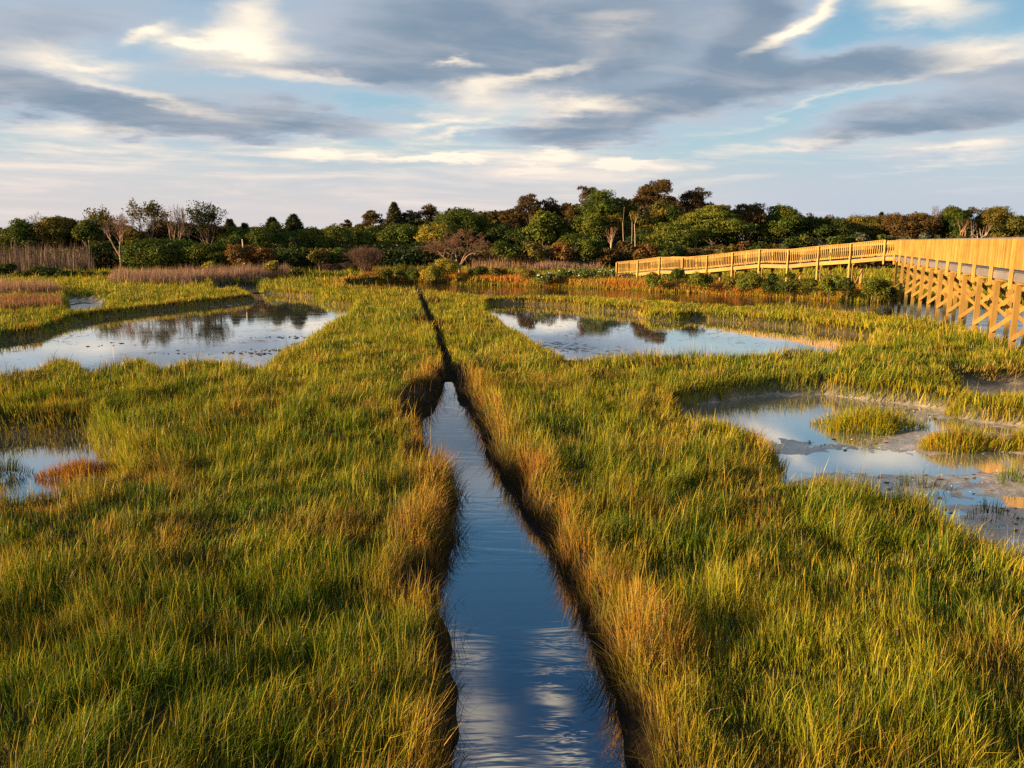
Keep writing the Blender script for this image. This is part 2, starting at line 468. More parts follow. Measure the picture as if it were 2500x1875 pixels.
def mat_water(name, base, rough, ior, bump, bscale, scum=0.0, stretch=(1, 1), lvl=0.5, mirror=0.0):
    m, X, out = mat_new(name)
    p = X.new('ShaderNodeBsdfPrincipled')
    geo = X.new('ShaderNodeNewGeometry')
    sep = X.new('ShaderNodeSeparateXYZ'); X.put(sep.inputs[0], geo.outputs['Position'])
    x, y, z = sep.outputs
    v = X.comb(X.m('MULTIPLY', x, stretch[0]), X.m('MULTIPLY', y, stretch[1]), 0.0)
    n = X.noise(v, bscale, 3, 0.5, 0.6)
    calm = X.smooth(X.noise(v, bscale * 0.13, 2, 0.5), 0.38, 0.62)
    p.inputs['Base Color'].default_value = tuple(base) + (1,)
    p.inputs['Roughness'].default_value = rough
    p.inputs['IOR'].default_value = ior
    p.inputs['Specular IOR Level'].default_value = lvl
    b = X.new('ShaderNodeBump'); b.inputs['Distance'].default_value = 0.02
    X.put(b.inputs['Strength'], X.m('MULTIPLY', X.m('ADD', 0.25, calm), bump))
    X.put(b.inputs['Height'], n); X.put(p.inputs['Normal'], b.outputs[0])
    if scum > 0:                                        # floating scum and algae flakes
        s1 = X.noise(X.comb(X.m('MULTIPLY', x, 1.6), X.m('MULTIPLY', y, 1.0), 2.0), 2.6, 6, 0.72)
        s0 = X.noise(X.comb(x, y, 5.0), 0.32, 3, 0.5)
        sm = X.smooth(X.m('ADD', s1, X.m('MULTIPLY', s0, 0.55)), 0.93 - scum * 0.15, 0.97 - scum * 0.15)
        X.put(p.inputs['Base Color'], X.mix(sm, tuple(base), (.13, .10, .07)))
        X.put(p.inputs['Roughness'], X.m('ADD', rough, X.m('MULTIPLY', sm, 0.5)))
    g = X.new('ShaderNodeBsdfGlossy'); g.inputs['Roughness'].default_value = rough; X.put(g.inputs['Normal'], b.outputs[0])
    g.inputs[0].default_value = (.97, .97, .95, 1)
    ms = X.new('ShaderNodeMixShader')
    X.put(ms.inputs[0], mirror if scum == 0 else X.m('MULTIPLY', X.m('SUBTRACT', 1.0, sm), mirror))
    X.put(ms.inputs[1], p.outputs[0]); X.put(ms.inputs[2], g.outputs[0])
    X.put(out.inputs[0], ms.outputs[0])
    return m

def mat_wood(name, lo, hi, rough=0.75, tide=False):
    m, X, out = mat_new(name)
    p = X.new('ShaderNodeBsdfPrincipled')
    tc = X.new('ShaderNodeTexCoord')
    sep = X.new('ShaderNodeSeparateXYZ'); X.put(sep.inputs[0], tc.outputs['Object'])
    x, y, z = sep.outputs
    grain = X.noise(X.comb(X.m('MULTIPLY', x, 30), X.m('MULTIPLY', y, 30), X.m('MULTIPLY', z, 2.2)), 1.0, 5, 0.6, 0.6)
    blot = X.noise(tc.outputs['Object'], 1.3, 3, 0.5)
    t = attr(X, "Col")
    f = X.m('ADD', X.m('MULTIPLY', grain, 0.55), X.m('MULTIPLY', blot, 0.5))
    c = X.mix(X.smooth(f, 0.3, 0.75), lo, hi)
    c = X.mix(1.0, c, t, 'MULTIPLY')
    if tide:                                     # weed and slime below the tide mark
        zt = X.m('ADD', z, X.m('MULTIPLY', X.m('SUBTRACT', blot, 0.5), 0.7))
        c = X.mix(X.smooth(zt, 0.35, -0.15), c, (.05, .05, .018))
    X.put(p.inputs['Base Color'], c)
    p.inputs['Roughness'].default_value = rough
    b = X.new('ShaderNodeBump'); b.inputs['Strength'].default_value = 0.35; b.inputs['Distance'].default_value = 0.004
    X.put(b.inputs['Height'], grain); X.put(p.inputs['Normal'], b.outputs[0])
    X.put(out.inputs[0], p.outputs[0])
    return m

def mat_bark(name):
    m, X, out = mat_new(name)
    p = X.new('ShaderNodeBsdfPrincipled')
    tc = X.new('ShaderNodeTexCoord')
    n = X.noise(tc.outputs['Object'], 4.0, 5, 0.65)
    c = X.mix(X.smooth(n, 0.3, 0.7), (.55, .5, .45), (1.2, 1.15, 1.1))
    X.put(p.inputs['Base Color'], X.mix(1.0, attr(X), c, 'MULTIPLY'))
    p.inputs['Roughness'].default_value = 0.9
    X.put(out.inputs[0], p.outputs[0])
    return m

M_GRASS = mat_leaf("grass_blades", 0.30, 0.05)
M_LEAF = mat_leaf("tree_foliage", 0.22, 0.06)
M_BARK = mat_bark("tree_bark")
M_GROUND = mat_ground()
M_WOOD = mat_wood("pine_timber", (.28, .150, .028), (.47, .290, .064))
M_PILE = mat_wood("treated_pile_timber", (.19, .108, .022), (.32, .190, .042), tide=True)
M_DECK = mat_wood("weathered_deck_timber", (.125, .112, .112), (.20, .182, .178))
M_STEEL, _X, _o = mat_new("galvanised_steel")
_p = _X.new('ShaderNodeBsdfPrincipled'); _p.inputs['Base Color'].default_value = (.5, .48, .45, 1); _p.inputs['Metallic'].default_value = 1
_p.inputs['Roughness'].default_value = 0.5; _X.put(_o.inputs[0], _p.outputs[0])

# ------------------------------------------------------------------ ground sheet and water
def polar_grid():
    r = [1.2]
    while r[-1] < 95: r.append(r[-1] * 1.0062 + 0.008)
    while r[-1] < 4500: r.append(r[-1] * 1.14)
    r = np.array(r)
    a = np.concatenate([np.linspace(-180, -46, 24)[:-1], np.linspace(-46, 46, 760), np.linspace(46, 180, 24)[1:-1]])
    return r, np.radians(a)
GR, GA = polar_grid()
nr, na = len(GR), len(GA)
AX = (GR[:, None] * np.sin(GA)[None, :]); AY = (GR[:, None] * np.cos(GA)[None, :])
SDG = all_sd(AX, AY)
HZ = height(AX, AY, SDG)
idx = np.arange(nr * na).reshape(nr, na)
nxt = np.roll(idx, -1, axis=1)
quads = np.stack([idx[:-1], idx[1:], nxt[1:], nxt[:-1]], -1).reshape(-1, 4)
V = np.stack([AX, AY, HZ], -1).reshape(-1, 3)
V = np.vstack([V, [[0, 0, float(HZ[0].mean())]]])
fan = np.stack([np.full(na, nr * na), idx[0], nxt[0]], -1)
gcol = np.zeros((nr, na, 3)); gcol[:] = (.030, .034, .011)
far = sstep(GR, 60, 140)[:, None, None]
gcol = gcol * (1 - far) + np.array((.035, .045, .015)) * far
wet = np.zeros((nr, na))
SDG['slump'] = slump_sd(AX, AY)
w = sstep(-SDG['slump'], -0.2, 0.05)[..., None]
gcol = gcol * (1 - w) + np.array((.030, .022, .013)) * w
for k in ('mud', 'mud2', 'mpool'):
    w = sstep(-SDG[k], -0.25, 0.1)[..., None]
    gcol = gcol * (1 - w) + np.array((.40, .37, .32)) * w
    wet = np.maximum(wet, w[..., 0])
for k in ('lpond', 'rpond', 'spond'):
    w = sstep(-SDG[k], -0.15, 0.1)[..., None]
    gcol = gcol * (1 - w) + np.array((.17, .13, .09)) * w
    wet = np.maximum(wet, w[..., 0] * .9)
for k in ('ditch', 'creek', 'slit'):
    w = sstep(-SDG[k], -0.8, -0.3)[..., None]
    gcol = gcol * (1 - w) + np.array((.022, .016, .010)) * w  # wet bank soil, darkened further to carry shade on the bank faces
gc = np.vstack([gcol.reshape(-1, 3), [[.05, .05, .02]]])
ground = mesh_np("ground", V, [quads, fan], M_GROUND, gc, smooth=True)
a = ground.data.attributes.new("wet", 'FLOAT', 'POINT')
a.data.foreach_set("value", np.append(wet.ravel(), 0).astype(np.float32))
tag(ground, kind="structure")

def water_body(name, keys, zw, mat):
    sd = np.minimum.reduce([SDG[k] for k in keys])
    c = np.minimum.reduce([sd.ravel()[quads[:, j]] for j in range(4)])
    q = quads[c < 0.30]
    used, inv = np.unique(q.ravel(), return_inverse=True)
    Vw = V[used].copy(); Vw[:, 2] = zw
    o = mesh_np(name, Vw, [inv.reshape(-1, 4)], mat, smooth=True)
    tag(o, kind="structure")
    return o

water_body("ditch_water", ['ditch'], WZ, mat_water("ditch_water_surface", (.004, .014, .028), 0.02, 1.5, 0.16, 1.7, stretch=(.7, 3.2), mirror=.33))
water_body("pond_water", ['lpond'], WZ, mat_water("pond_water_surface", (.12, .11, .09), 0.03, 1.7, 0.05, 3.0, 0.25, (1.0, 2.2), mirror=.64))
water_body("pond_water", ['rpond'], WZ, mat_water("clear_pond_water_surface", (.09, .09, .08), 0.02, 1.7, 0.03, 3.0, 0.32, (1.0, 2.2), mirror=.62))
water_body("pond_water", ['spond'], WZ, mat_water("still_pond_water_surface", (.05, .055, .055), 0.02, 1.7, 0.02, 3.0, 0.0, (1.0, 2.0), mirror=.50))
water_body("mudflat_water", ['mud', 'mud2', 'mpool', 'strip'], WZ, mat_water("mudflat_water_surface", (.20, .195, .18), 0.06, 1.7, 0.02, 4.0, 0.0, mirror=.5))
water_body("creek_water", ['creek'], WZ, mat_water("creek_water_surface", (.012, .012, .010), 0.03, 1.4, 0.35, 2.6, 0.0, (.8, 2.6)))

# ------------------------------------------------------------------ grass
C = lambda *a: np.array(a, np.float32)
G_DEEP, G_MID, G_YEL = C(.070, .145, .008), C(.185, .245, .011), C(.44, .375, .020)
G_GOLD, G_ORNG, G_RUST, G_TAN = C(.44, .27, .035), C(.46, .20, .04), C(.26, .10, .035), C(.40, .30, .16)

def blades(P, h, w, yaw, lean, croot, ctip):
    """P (N,3), lean (N,2): five-point bent blades"""
    n = len(P)
    sx = np.cos(yaw) * w / 2; sy = np.sin(yaw) * w / 2
    V = np.empty((n, 5, 3), np.float32)
    V[:, 0] = P; V[:, 1] = P
    V[:, 0, 0] -= sx; V[:, 0, 1] -= sy; V[:, 1, 0] += sx; V[:, 1, 1] += sy
    L = np.hypot(lean[:, 0], lean[:, 1])
    mx = P[:, 0] + lean[:, 0] * h * .38; my = P[:, 1] + lean[:, 1] * h * .38; mz = P[:, 2] + h * .58
    V[:, 2, 0] = mx - sx * .75; V[:, 2, 1] = my - sy * .75; V[:, 3, 0] = mx + sx * .75; V[:, 3, 1] = my + sy * .75
    V[:, 2, 2] = mz; V[:, 3, 2] = mz
    V[:, 4, 0] = P[:, 0] + lean[:, 0] * h; V[:, 4, 1] = P[:, 1] + lean[:, 1] * h
    V[:, 4, 2] = P[:, 2] + h * np.clip(1.0 - .28 * L * L, .25, 1)
    b = (np.arange(n) * 5)[:, None]
    q = b + np.array([[0, 1, 3, 2]]); t = b + np.array([[2, 3, 4]])
    col = np.empty((n, 5, 3), np.float32)
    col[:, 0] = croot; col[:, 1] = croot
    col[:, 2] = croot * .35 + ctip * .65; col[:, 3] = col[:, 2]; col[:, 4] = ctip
    return V.reshape(-1, 3), q, t, col.reshape(-1, 3)

def lerp(a, b, t):
    return a + (b - a) * np.asarray(t)[:, None]

def grass_field(seed=11):
    rng = np.random.RandomState(seed)
    bands = [(1.3, 4.5, 2000, .0052, .055), (4.5, 8, 2200, .0056, .06), (8, 13, 1500, .0075, .075), (13, 20, 850, .0100, .10), (20, 32, 360, .015, .17),
             (32, 50, 190, .024, .20), (50, 66, 110, .036, .26), (66, 92, 42, .055, .36)]
    allP = []
    for (r0, r1, dens, bw, cr) in bands:
        span = R(84)
        area = (r1 * r1 - r0 * r0) / 2 * span
        nb = 11
        nc = int(area * dens / nb)
        r = np.sqrt(rng.uniform(r0 * r0, r1 * r1, nc)); a = rng.uniform(-span / 2, span / 2, nc)
        cx = r * np.sin(a); cy = r * np.cos(a)
        ch = np.clip(rng.normal(1, .22, nc), .5, 1.7); ct = rng.uniform(0, 1, nc)
        cl = rng.normal(0, .22, (nc, 2))
        k = rng.poisson(nb, nc)
        ci = np.repeat(np.arange(nc), k)
        n = len(ci)
        ox = rng.normal(0, cr, n); oy = rng.normal(0, cr, n)
        x = cx[ci] + ox; y = cy[ci] + oy
        out = np.stack([ox, oy], 1) / cr
        allP.append((x, y, ch[ci], ct[ci], cl[ci] * .8 + out * .13 + rng.normal(0, .15, (n, 2)), np.full(n, bw) * rng.uniform(.65, 1.3, n)))
    x, y, ch, ct, lean, bw = [np.concatenate(z) for z in zip(*allP)]
    sd = all_sd(x, y)
    dmin = np.minimum.reduce(list(sd.values()))
    sl = slump_sd(x, y)
    dpk = np.minimum.reduce([sd[k] for k in ('lpond', 'rpond', 'spond')])
    keep = (np.minimum(dmin, 9) > 0.03) | ((dpk < .03) & (dpk > -.10))
    bare = np.maximum(1 - sstep(sd['ditch'] + .30 * (vnoise(x * 2.6, y * 2.6, 39) - .5), .05, .26), sstep(-sl, -.16, .0) * 1.04) * (sd['ditch'] < 2)
    keep &= rng.uniform(0, 1, len(x)) > bare * .85
    sd['slump'] = sl
    # thin dark gaps inside the field
    thin = fbm(x * .8, y * .8, 44, 3)
    keep &= rng.uniform(0, 1, len(x)) < sstep(thin, .18, .32) * .6 + .4
    x, y, ch, ct, lean, bw = x[keep], y[keep], ch[keep], ct[keep], lean[keep], bw[keep]
    sd = {k: v[keep] for k, v in sd.items()}
    r = np.hypot(x, y); n = len(x)
    z = height(x, y, sd) - .01
    dd = sd['ditch']; dp = np.minimum.reduce([sd[k] for k in ('lpond', 'spond', 'rpond', 'mud', 'mud2')]); dc = sd['creek']
    A = fbm(x * .35, y * .35, 21, 4); B = fbm(x * 1.15, y * 1.15, 25, 4); D = fbm(x * .09, y * .09, 29, 3)
    hum = fbm(x * .7, y * .7, 33, 3)
    tuft = fbm(x * 2.3, y * 2.3, 35, 2)
    h = (.095 + .18 * sstep(tuft, .25, .80)) * ch * (.68 + .62 * hum) * rng.uniform(.65, 1.3, n)
    edge_d = 1 - sstep(dd + .7 * (vnoise(x * 1.1, y * 1.1, 53) - .5), .35, 1.05)
    edge_p = 1 - sstep(dp, .05, .9)
    edge_c = (1 - sstep(dc, .3, 4.0)) * sstep(y, 50, 60)
    h = h * (1 + .30 * edge_d  - .10 * edge_p) + .05 * edge_d
    h *= np.where((dc < 3.5) & (y < 57) & (x < 13), .55, 1.08)
    h *= 1 + .5 * sstep(r, 55, 70)
    # colours: deep green hollows, yellow-green field, gold and orange towards the ditch and the shores
    t = A * .35 + B * .45 + fbm(x * 3.2, y * 3.2, 27, 2) * .20 + (ct - .5) * .44 + (D - .5) * .3
    mid = lerp(np.tile(G_DEEP, (n, 1)), np.tile(G_MID, (n, 1)), sstep(t, .26, .50))
    col = mid + (G_YEL - mid) * sstep(t, .485, .73)[:, None]
    warm = np.clip(sstep(fbm(x * 1.25, y * 1.25, 57, 4) * .7 + .3 * fbm(x * .3, y * .3, 59, 2) + (ct - .5) * .36, .54, .80) * .7, 0, 1)
    e = np.clip(edge_d * (1.0 + .5 * (ct - .3)) + edge_p * (.40 + .6 * (B - .4)) + edge_c * 1.0, 0, 1)
    warm = np.maximum(warm, e * (.35 + .65 * sstep(fbm(x * 1.3, y * 1.3, 63, 3) + (ct - .5) * .5, .25, .6)))
    gold = lerp(np.tile(G_GOLD, (n, 1)), np.tile(G_ORNG, (n, 1)), sstep(ct + (B - .5) * 1.2, .35, .95))
    gold = gold + (G_RUST - gold) * (sstep(ct, .82, .98) * .8)[:, None]
    tip = col + (gold - col) * warm[:, None]
    dead = rng.uniform(0, 1, n) < .045
    tip[dead] = G_TAN * rng.uniform(.7, 1.1, (dead.sum(), 1))
    brown = sstep(fbm(x * 1.1 + 9, y * 1.1, 91, 4) + (ct - .5) * .2, .62, .76) * .55
    tip = tip + (C(.20, .10, .03) - tip) * brown[:, None]
    tip *= rng.uniform(.7, 1.35, (n, 1))
    inside = np.maximum(sstep(-sd['slump'], -.22, -.04), 1 - sstep(dd + .12 * (vnoise(x * 4, y * 4, 37) - .5), .14, .34))[:, None]       # bank face blades darkened, shade put into their colour
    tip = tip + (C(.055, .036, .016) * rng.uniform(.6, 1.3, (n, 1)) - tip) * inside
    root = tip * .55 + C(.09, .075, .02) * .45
    # lean: gentle common sway plus falling over the ditch edge
    sway = np.stack([fbm(x * .3, y * .3, 41, 2) - .42, fbm(x * .3, y * .3, 43, 2) - .5], 1) * .9
    eps = .08
    gx = (sdist(x + eps, y, POLYS['ditch'][0]) - dd) / eps; gy = (sdist(x, y + eps, POLYS['ditch'][0]) - dd) / eps
    fall = (1 - sstep(dd, .05, .55)) * rng.uniform(.0, .8, n) * sstep(fbm(x * 1.9, y * 1.9, 47, 2), .25, .6) * 1.3
    lean = lean + sway - np.stack([gx, gy], 1) * fall[:, None]
    lean = np.clip(lean, -1.15, 1.15)
    tall = (rng.uniform(0, 1, n) < .085) & (dd > .3)          # last year's taller golden stems
    h = np.where(tall, h * 1.5, h)
    lean[tall] *= .55
    tip[tall] = lerp(np.tile(G_YEL, (n, 1)), np.tile(G_GOLD, (n, 1)), ct)[tall] * rng.uniform(.9, 1.35, (tall.sum(), 1))
    yaw = rng.uniform(0, math.pi, n)
    P = np.stack([x, y, z], 1)
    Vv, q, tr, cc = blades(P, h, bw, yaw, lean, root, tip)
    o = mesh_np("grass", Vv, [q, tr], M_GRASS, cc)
    tag(o, "green and golden salt marsh grass covering the flat ground", "grass", kind="stuff")
grass_field()

def shore_grass():
    rng = np.random.RandomState(91)
    X_, Y_, DX, DY = [], [], [], []
    for key in ('lpond', 'rpond', 'spond', 'creek', 'mud'):
        p = POLYS[key][0]
        for i in range(len(p)):
            a, b = p[i], p[(i + 1) % len(p)]
            L = np.hypot(*(b - a)); r = np.hypot(*((a + b) / 2))
            if ((a + b) / 2)[1] < 5 or abs(((a + b) / 2)[0]) > .85 * ((a + b) / 2)[1] + 3: continue
            n = int(L * np.clip(2600 / r, 45, 190))
            nrm = np.array([-(b - a)[1], (b - a)[0]]) / max(L, 1e-6)
            m = (a + b) / 2 + nrm * .05
            if sdist(np.array([m[0]]), np.array([m[1]]), p)[0] < 0: nrm = -nrm        # points away from the water
            t = rng.uniform(0, 1, n); d = rng.uniform(-.02, .42, n)
            X_.append(a[0] + (b - a)[0] * t + nrm[0] * d); Y_.append(a[1] + (b - a)[1] * t + nrm[1] * d)
            DX.append(np.full(n, -nrm[0])); DY.append(np.full(n, -nrm[1]))
    x, y, dx, dy = [np.concatenate(q) for q in (X_, Y_, DX, DY)]
    sd = all_sd(x, y)
    k = np.minimum.reduce(list(sd.values())) > -.03
    x, y, dx, dy = x[k], y[k], dx[k], dy[k]; sd = {a: b[k] for a, b in sd.items()}
    n = len(x); r = np.hypot(x, y)
    z = np.maximum(height(x, y, sd), WZ - .03)
    f = fbm(x * .6, y * .6, 13, 3) + rng.uniform(-.15, .15, n)
    tip = lerp(np.tile(G_MID, (n, 1)), np.tile(G_YEL, (n, 1)), sstep(f, .35, .55))
    tip = tip + (G_GOLD * .9 - tip) * (sstep(f, .55, .70) * .8)[:, None]
    tip *= rng.uniform(.7, 1.25, (n, 1))
    h = np.where(dy < 0, .27, .16) * np.clip(rng.normal(1, .22, n), .4, 1.6)
    h *= np.where((sd['creek'] < 2.5) & (y < 56), np.where(x < 13, .55, 1.6), 1)
    lean = np.stack([dx, dy], 1) * rng.uniform(-.1, .45, (n, 1)) + rng.normal(0, .16, (n, 2))
    Vv, q, tr, cc = blades(np.stack([x, y, z], 1), h, np.clip(.0007 * r, .006, .035) * rng.uniform(.7, 1.3, n), rng.uniform(0, math.pi, n), lean,
                           tip * .6 + C(.12, .06, .015) * .4, tip)
    o = mesh_np("shore_grass", Vv, [q, tr], M_GRASS, cc)
    tag(o, "fringe of grass hanging over the shores of the ponds", "grass", kind="stuff")
shore_grass()

def patch_blades(name, label, cat, pts, hmean, wid, cols, seed, lean=.18, kind=None, hvar=.2, group=None, bend=(0.05, 0)):
    rng = np.random.RandomState(seed)
    pts = np.asarray(pts, np.float32); n = len(pts)
    hmean = np.broadcast_to(hmean, (n,))
    h = hmean * np.clip(rng.normal(1, hvar, n), .35, 1.8)
    w = wid * rng.uniform(.7, 1.3, n)
    L = rng.normal(0, lean, (n, 2)) + np.array(bend)
    c0 = np.array(cols)
    tip = c0[rng.randint(0, len(c0), n)] * rng.uniform(.75, 1.25, (n, 1))
    origin = np.array([pts[:, 0].mean(), pts[:, 1].mean(), pts[:, 2].min()])
    Vv, q, tr, cc = blades(pts - origin, h, w, rng.uniform(0, math.pi, n), L, tip * .6, tip)
    o = mesh_np(name, Vv, [q, tr], M_GRASS, cc)
    o.location = origin
    return tag(o, label, cat, group, kind)

def zground(x, y):
    x = np.asarray(x, np.float32); y = np.asarray(y, np.float32)
    return height(x, y, all_sd(x, y))

def gz(x, y):
    return float(zground(np.array([x]), np.array([y]))[0])

# tussocks standing alone in mud and water ------------------------------------
def tussock(u, v, rx, ry, hmean, n, label, cols, seed, w=.009, wide=.30):
    rng = np.random.RandomState(seed)
    cx, cy = gd(u, v, WZ)
    a = rng.uniform(0, 2 * math.pi, n); rr = np.sqrt(rng.uniform(0, 1, n))
    wob = 1 + .18 * np.sin(a * 3 + seed) + .12 * np.sin(a * 5 + 2 * seed)
    x = cx + rx * rr * np.cos(a) * wob; y = cy + ry * rr * np.sin(a) * wob
    z = WZ - .03 + .12 * (1 - rr ** 2)
    pts = np.stack([x, y, z], 1)
    h = hmean * (1.4 - .95 * rr ** 2) * rng.normal(1, .2, n)
    L = np.stack([np.cos(a) * rr, np.sin(a) * rr], 1) * wide + rng.normal(0, .16, (n, 2))
    tip = np.array(cols)[rng.randint(0, len(cols), n)] * rng.uniform(.75, 1.25, (n, 1))
    org = np.array([cx, cy, WZ - .03])
    Vv, q, tr, cc = blades(pts - org, h, w * rng.uniform(.7, 1.3, n), rng.uniform(0, math.pi, n), L, tip * .6, tip)
    o = mesh_np("grass_tussock", Vv, [q, tr], M_GRASS, cc); o.location = org
    tag(o, label, "grass tussock", "grass tussocks standing in the water and mud")
tk = [G_YEL, G_MID, G_MID, G_GOLD, G_YEL]
tussock(1872, 925, 1.05, .50, .27, 3000, "large rounded green tussock in the middle of the mudflat", tk, 1)
tussock(2080, 968, .90, .40, .24, 2600, "smaller golden green tussock on the mudflat beside the bright puddle", tk + [G_ORNG], 2)
tussock(2225, 968, .45, .35, .25, 1000, "small tussock cut off by the right edge of the mudflat view", tk + [G_ORNG], 3)
tussock(2190, 893, 1.55, .75, .28, 5000, "broad low grass island at the far right corner of the mudflat", tk, 4)
tussock(185, 1034, .68, .26, .20, 2400, "orange brown tuft reaching into the small left pond", [G_ORNG, G_RUST, G_ORNG, G_GOLD], 5, w=.007)
tussock(8, 1030, .32, .35, .22, 420, "dark ragged tuft at the left edge of the small left pond", [C(.05, .05, .02), C(.10, .06, .02), G_DEEP], 6, w=.007, wide=.6)
tussock(2185, 1040, .22, .14, .24, 130, "thin dark green sprig on the mudflat below the puddle", [G_DEEP, G_MID], 7, w=.008)
tussock(1985, 1060, .5, .2, .2, 160, "sparse dark shoots at the near edge of the mudflat", [G_DEEP, C(.05, .04, .02)], 8, w=.007)
tussock(2140, 1120, .35, .2, .17, 120, "dead dark stubble on the grey mud near the lower right", [G_DEEP, C(.05, .04, .02)], 9, w=.007)

# reed beds ------------------------------------------------------------------------
def reed_bed(label, outline, hmean, n, cols, seed, wid, z0=0.0, lean=.10):
    """outline: photo pixels of the bed's foot on the ground"""
    rng = np.random.RandomState(seed)
    p = np.array([gp(u, v, z0) for u, v in outline])
    lo, hi = p.min(0), p.max(0)
    xs, ys = [], []
    while sum(map(len, xs)) < n:
        x = rng.uniform(lo[0], hi[0], n); y = rng.uniform(lo[1], hi[1], n)
        k = (sdist(x, y, p) < 0) & (rng.uniform(0, 1, n) < sstep(fbm(x * .6, y * .6, seed, 3) - .35 * (1 - sstep(-sdist(x, y, p), 0, 1.2)), .10, .50))
        xs.append(x[k]); ys.append(y[k])
    x = np.concatenate(xs)[:n]; y = np.concatenate(ys)[:n]
    edge = sstep(-sdist(x, y, p), 0, .8)
    hm = hmean * (.55 + .45 * edge) * (.62 + .76 * fbm(x * .8, y * .8, seed + 2, 3))
    pts = np.stack([x, y, zground(x, y) - .02], 1)
    patch_blades("reeds", label, "reeds", pts, hm, wid, cols, seed, lean, kind="stuff", hvar=.26)
TAN1, TAN2, PINK, RGREY = C(.32, .18, .09), C(.38, .235, .12), C(.34, .205, .165), C(.21, .16, .145)
reed_bed("tan reed bed at the left edge behind the rust brown one", [(-120, 726), (165, 722), (160, 706), (-120, 710)], .74, 5000, [TAN1, TAN2, PINK], 21, .022)
reed_bed("rust brown reed bed nearest the large left pond", [(-120, 766), (172, 757), (168, 735), (-120, 745)], .52, 6000, [C(.30, .135, .06), TAN1, C(.34, .17, .075)], 22, .018)
reed_bed("long pinkish tan reed bed below the dark green domes", [(262, 699), (480, 700), (505, 692), (722, 682), (725, 676), (262, 684)], .95, 13000, [PINK, TAN1, TAN2, RGREY], 23, .028)
reed_bed("tall grey dead reeds under the trees at far left", [(-100, 668), (238, 668), (225, 656), (-100, 656)], 2.2, 2300, [RGREY * .75, C(.18, .135, .115), C(.22, .15, .085)], 24, .045, .3, .07)  # shade put into these darker reed colours
reed_bed("pale pink reed strip left of the ramp's low end", [(1290, 664), (1482, 663), (1480, 658), (1290, 658)], .8, 4500, [PINK, C(.46, .32, .27), TAN2], 25, .032, .4)
reed_bed("wispy tan reeds behind the creek bank bushes", [(1140, 666), (1310, 664), (1310, 656), (1140, 658)], 1.15, 900, [TAN2, TAN1, PINK], 26, .035, .4)
reed_bed("grey reeds behind the middle of the ramp", [(1890, 648), (2010, 646), (2010, 640), (1890, 642)], 2.0, 1800, [RGREY, C(.3, .26, .24)], 27, .05, .5, .06)
# creek bank: rank orange and green growth
def bank_growth():
    rng = np.random.RandomState(77)
    n = 26000
    t = rng.uniform(0, 1, n)
    p = POLYS['creek'][0]
    u = rng.uniform(880, 2190, n)
    far_v = np.interp(u, [880, 960, 1085, 1250, 1505, 1722, 1905, 2050, 2190], [690, 689, 691, 699, 708, 718, 727, 736, 732])
    d = np.abs(rng.normal(0, .5, n)) * 5.0 * np.interp(u, [880, 1100, 2190], [.8, 1, .7])
    pts = []
    for i in range(n):
        x, y = gp(u[i], far_v[i] - 1.0, WZ)
        pts.append((x, y + .25 + d[i]))
    pts = np.array(pts)
    sd = all_sd(pts[:, 0], pts[:, 1])
    k = np.minimum.reduce(list(sd.values())) > .05
    pts = pts[k]; d = d[k]; sd = {a: b[k] for a, b in sd.items()}
    n = len(pts)
    z = height(pts[:, 0], pts[:, 1], sd)
    F = fbm(pts[:, 0] * .35, pts[:, 1] * .35, 5, 3) + rng.uniform(-.12, .12, n)
    col = lerp(np.tile(C(.60, .25, .045), (n, 1)), np.tile(C(.50, .32, .06), (n, 1)), sstep(F, .35, .6))
    gk = sstep(d + (F - .5) * 3, 1.4, 3.2)
    col = lerp(col, np.tile(C(.17, .19, .03), (n, 1)), gk * .8)
    col *= rng.uniform(.7, 1.25, (n, 1))
    h = (.42 + .22 * sstep(d, .5, 3)) * np.clip(rng.normal(1, .25, n), .4, 1.8)
    Vv, q, tr, cc = blades(np.column_stack([pts, z]), h, .035 * rng.uniform(.7, 1.3, n), rng.uniform(0, math.pi, n),
                           rng.normal(0, .28, (n, 2)) + [0, -.1], col * .6, col)
    o = mesh_np("bank_grass", Vv, [q, tr], M_GRASS, cc)
    tag(o, "rank orange and green growth along the creek's far bank", "grass", kind="stuff")
bank_growth()

# ------------------------------------------------------------------ boardwalk
class MB:
    def __init__(self, org=(0, 0, 0)):
        self.v, self.f, self.c = [], [], []
        self.o = np.array(org, float)
    def box(self, c, ax, ay, az, tone=(1, 1, 1)):
        """c centre; ax, ay, az half-extent vectors"""
        c = np.array(c, float) - self.o; ax, ay, az = map(lambda q: np.array(q, float), (ax, ay, az))
        if np.dot(np.cross(ax, ay), az) < 0: ax = -ax
        b = len(self.v)
        for sz in (-1, 1):
            for sy in (-1, 1):
                for sx in (-1, 1):
                    self.v.append(c + sx * ax + sy * ay + sz * az); self.c.append(tone)
        for q in ((0, 2, 3, 1), (4, 5, 7, 6), (0, 1, 5, 4), (2, 6, 7, 3), (0, 4, 6, 2), (1, 3, 7, 5)):
            self.f.append([b + i for i in q])
    def bar(self, p, q, side, w, t, tone=(1, 1, 1)):
        """board from p to q, width w along 'side', thickness t across"""
        p, q = np.array(p, float), np.array(q, float)
        d = q - p; L = np.linalg.norm(d); d /= L
        s = np.array(side, float); s = s - d * np.dot(s, d); s /= np.linalg.norm(s)
        n = np.cross(d, s)
        self.box((p + q) / 2, d * L / 2, s * w / 2, n * t / 2, tone)
    def build(self, name, mat, parent=None):
        return mesh_np(name, np.array(self.v), [np.array(self.f)], mat, np.array(self.c), parent)

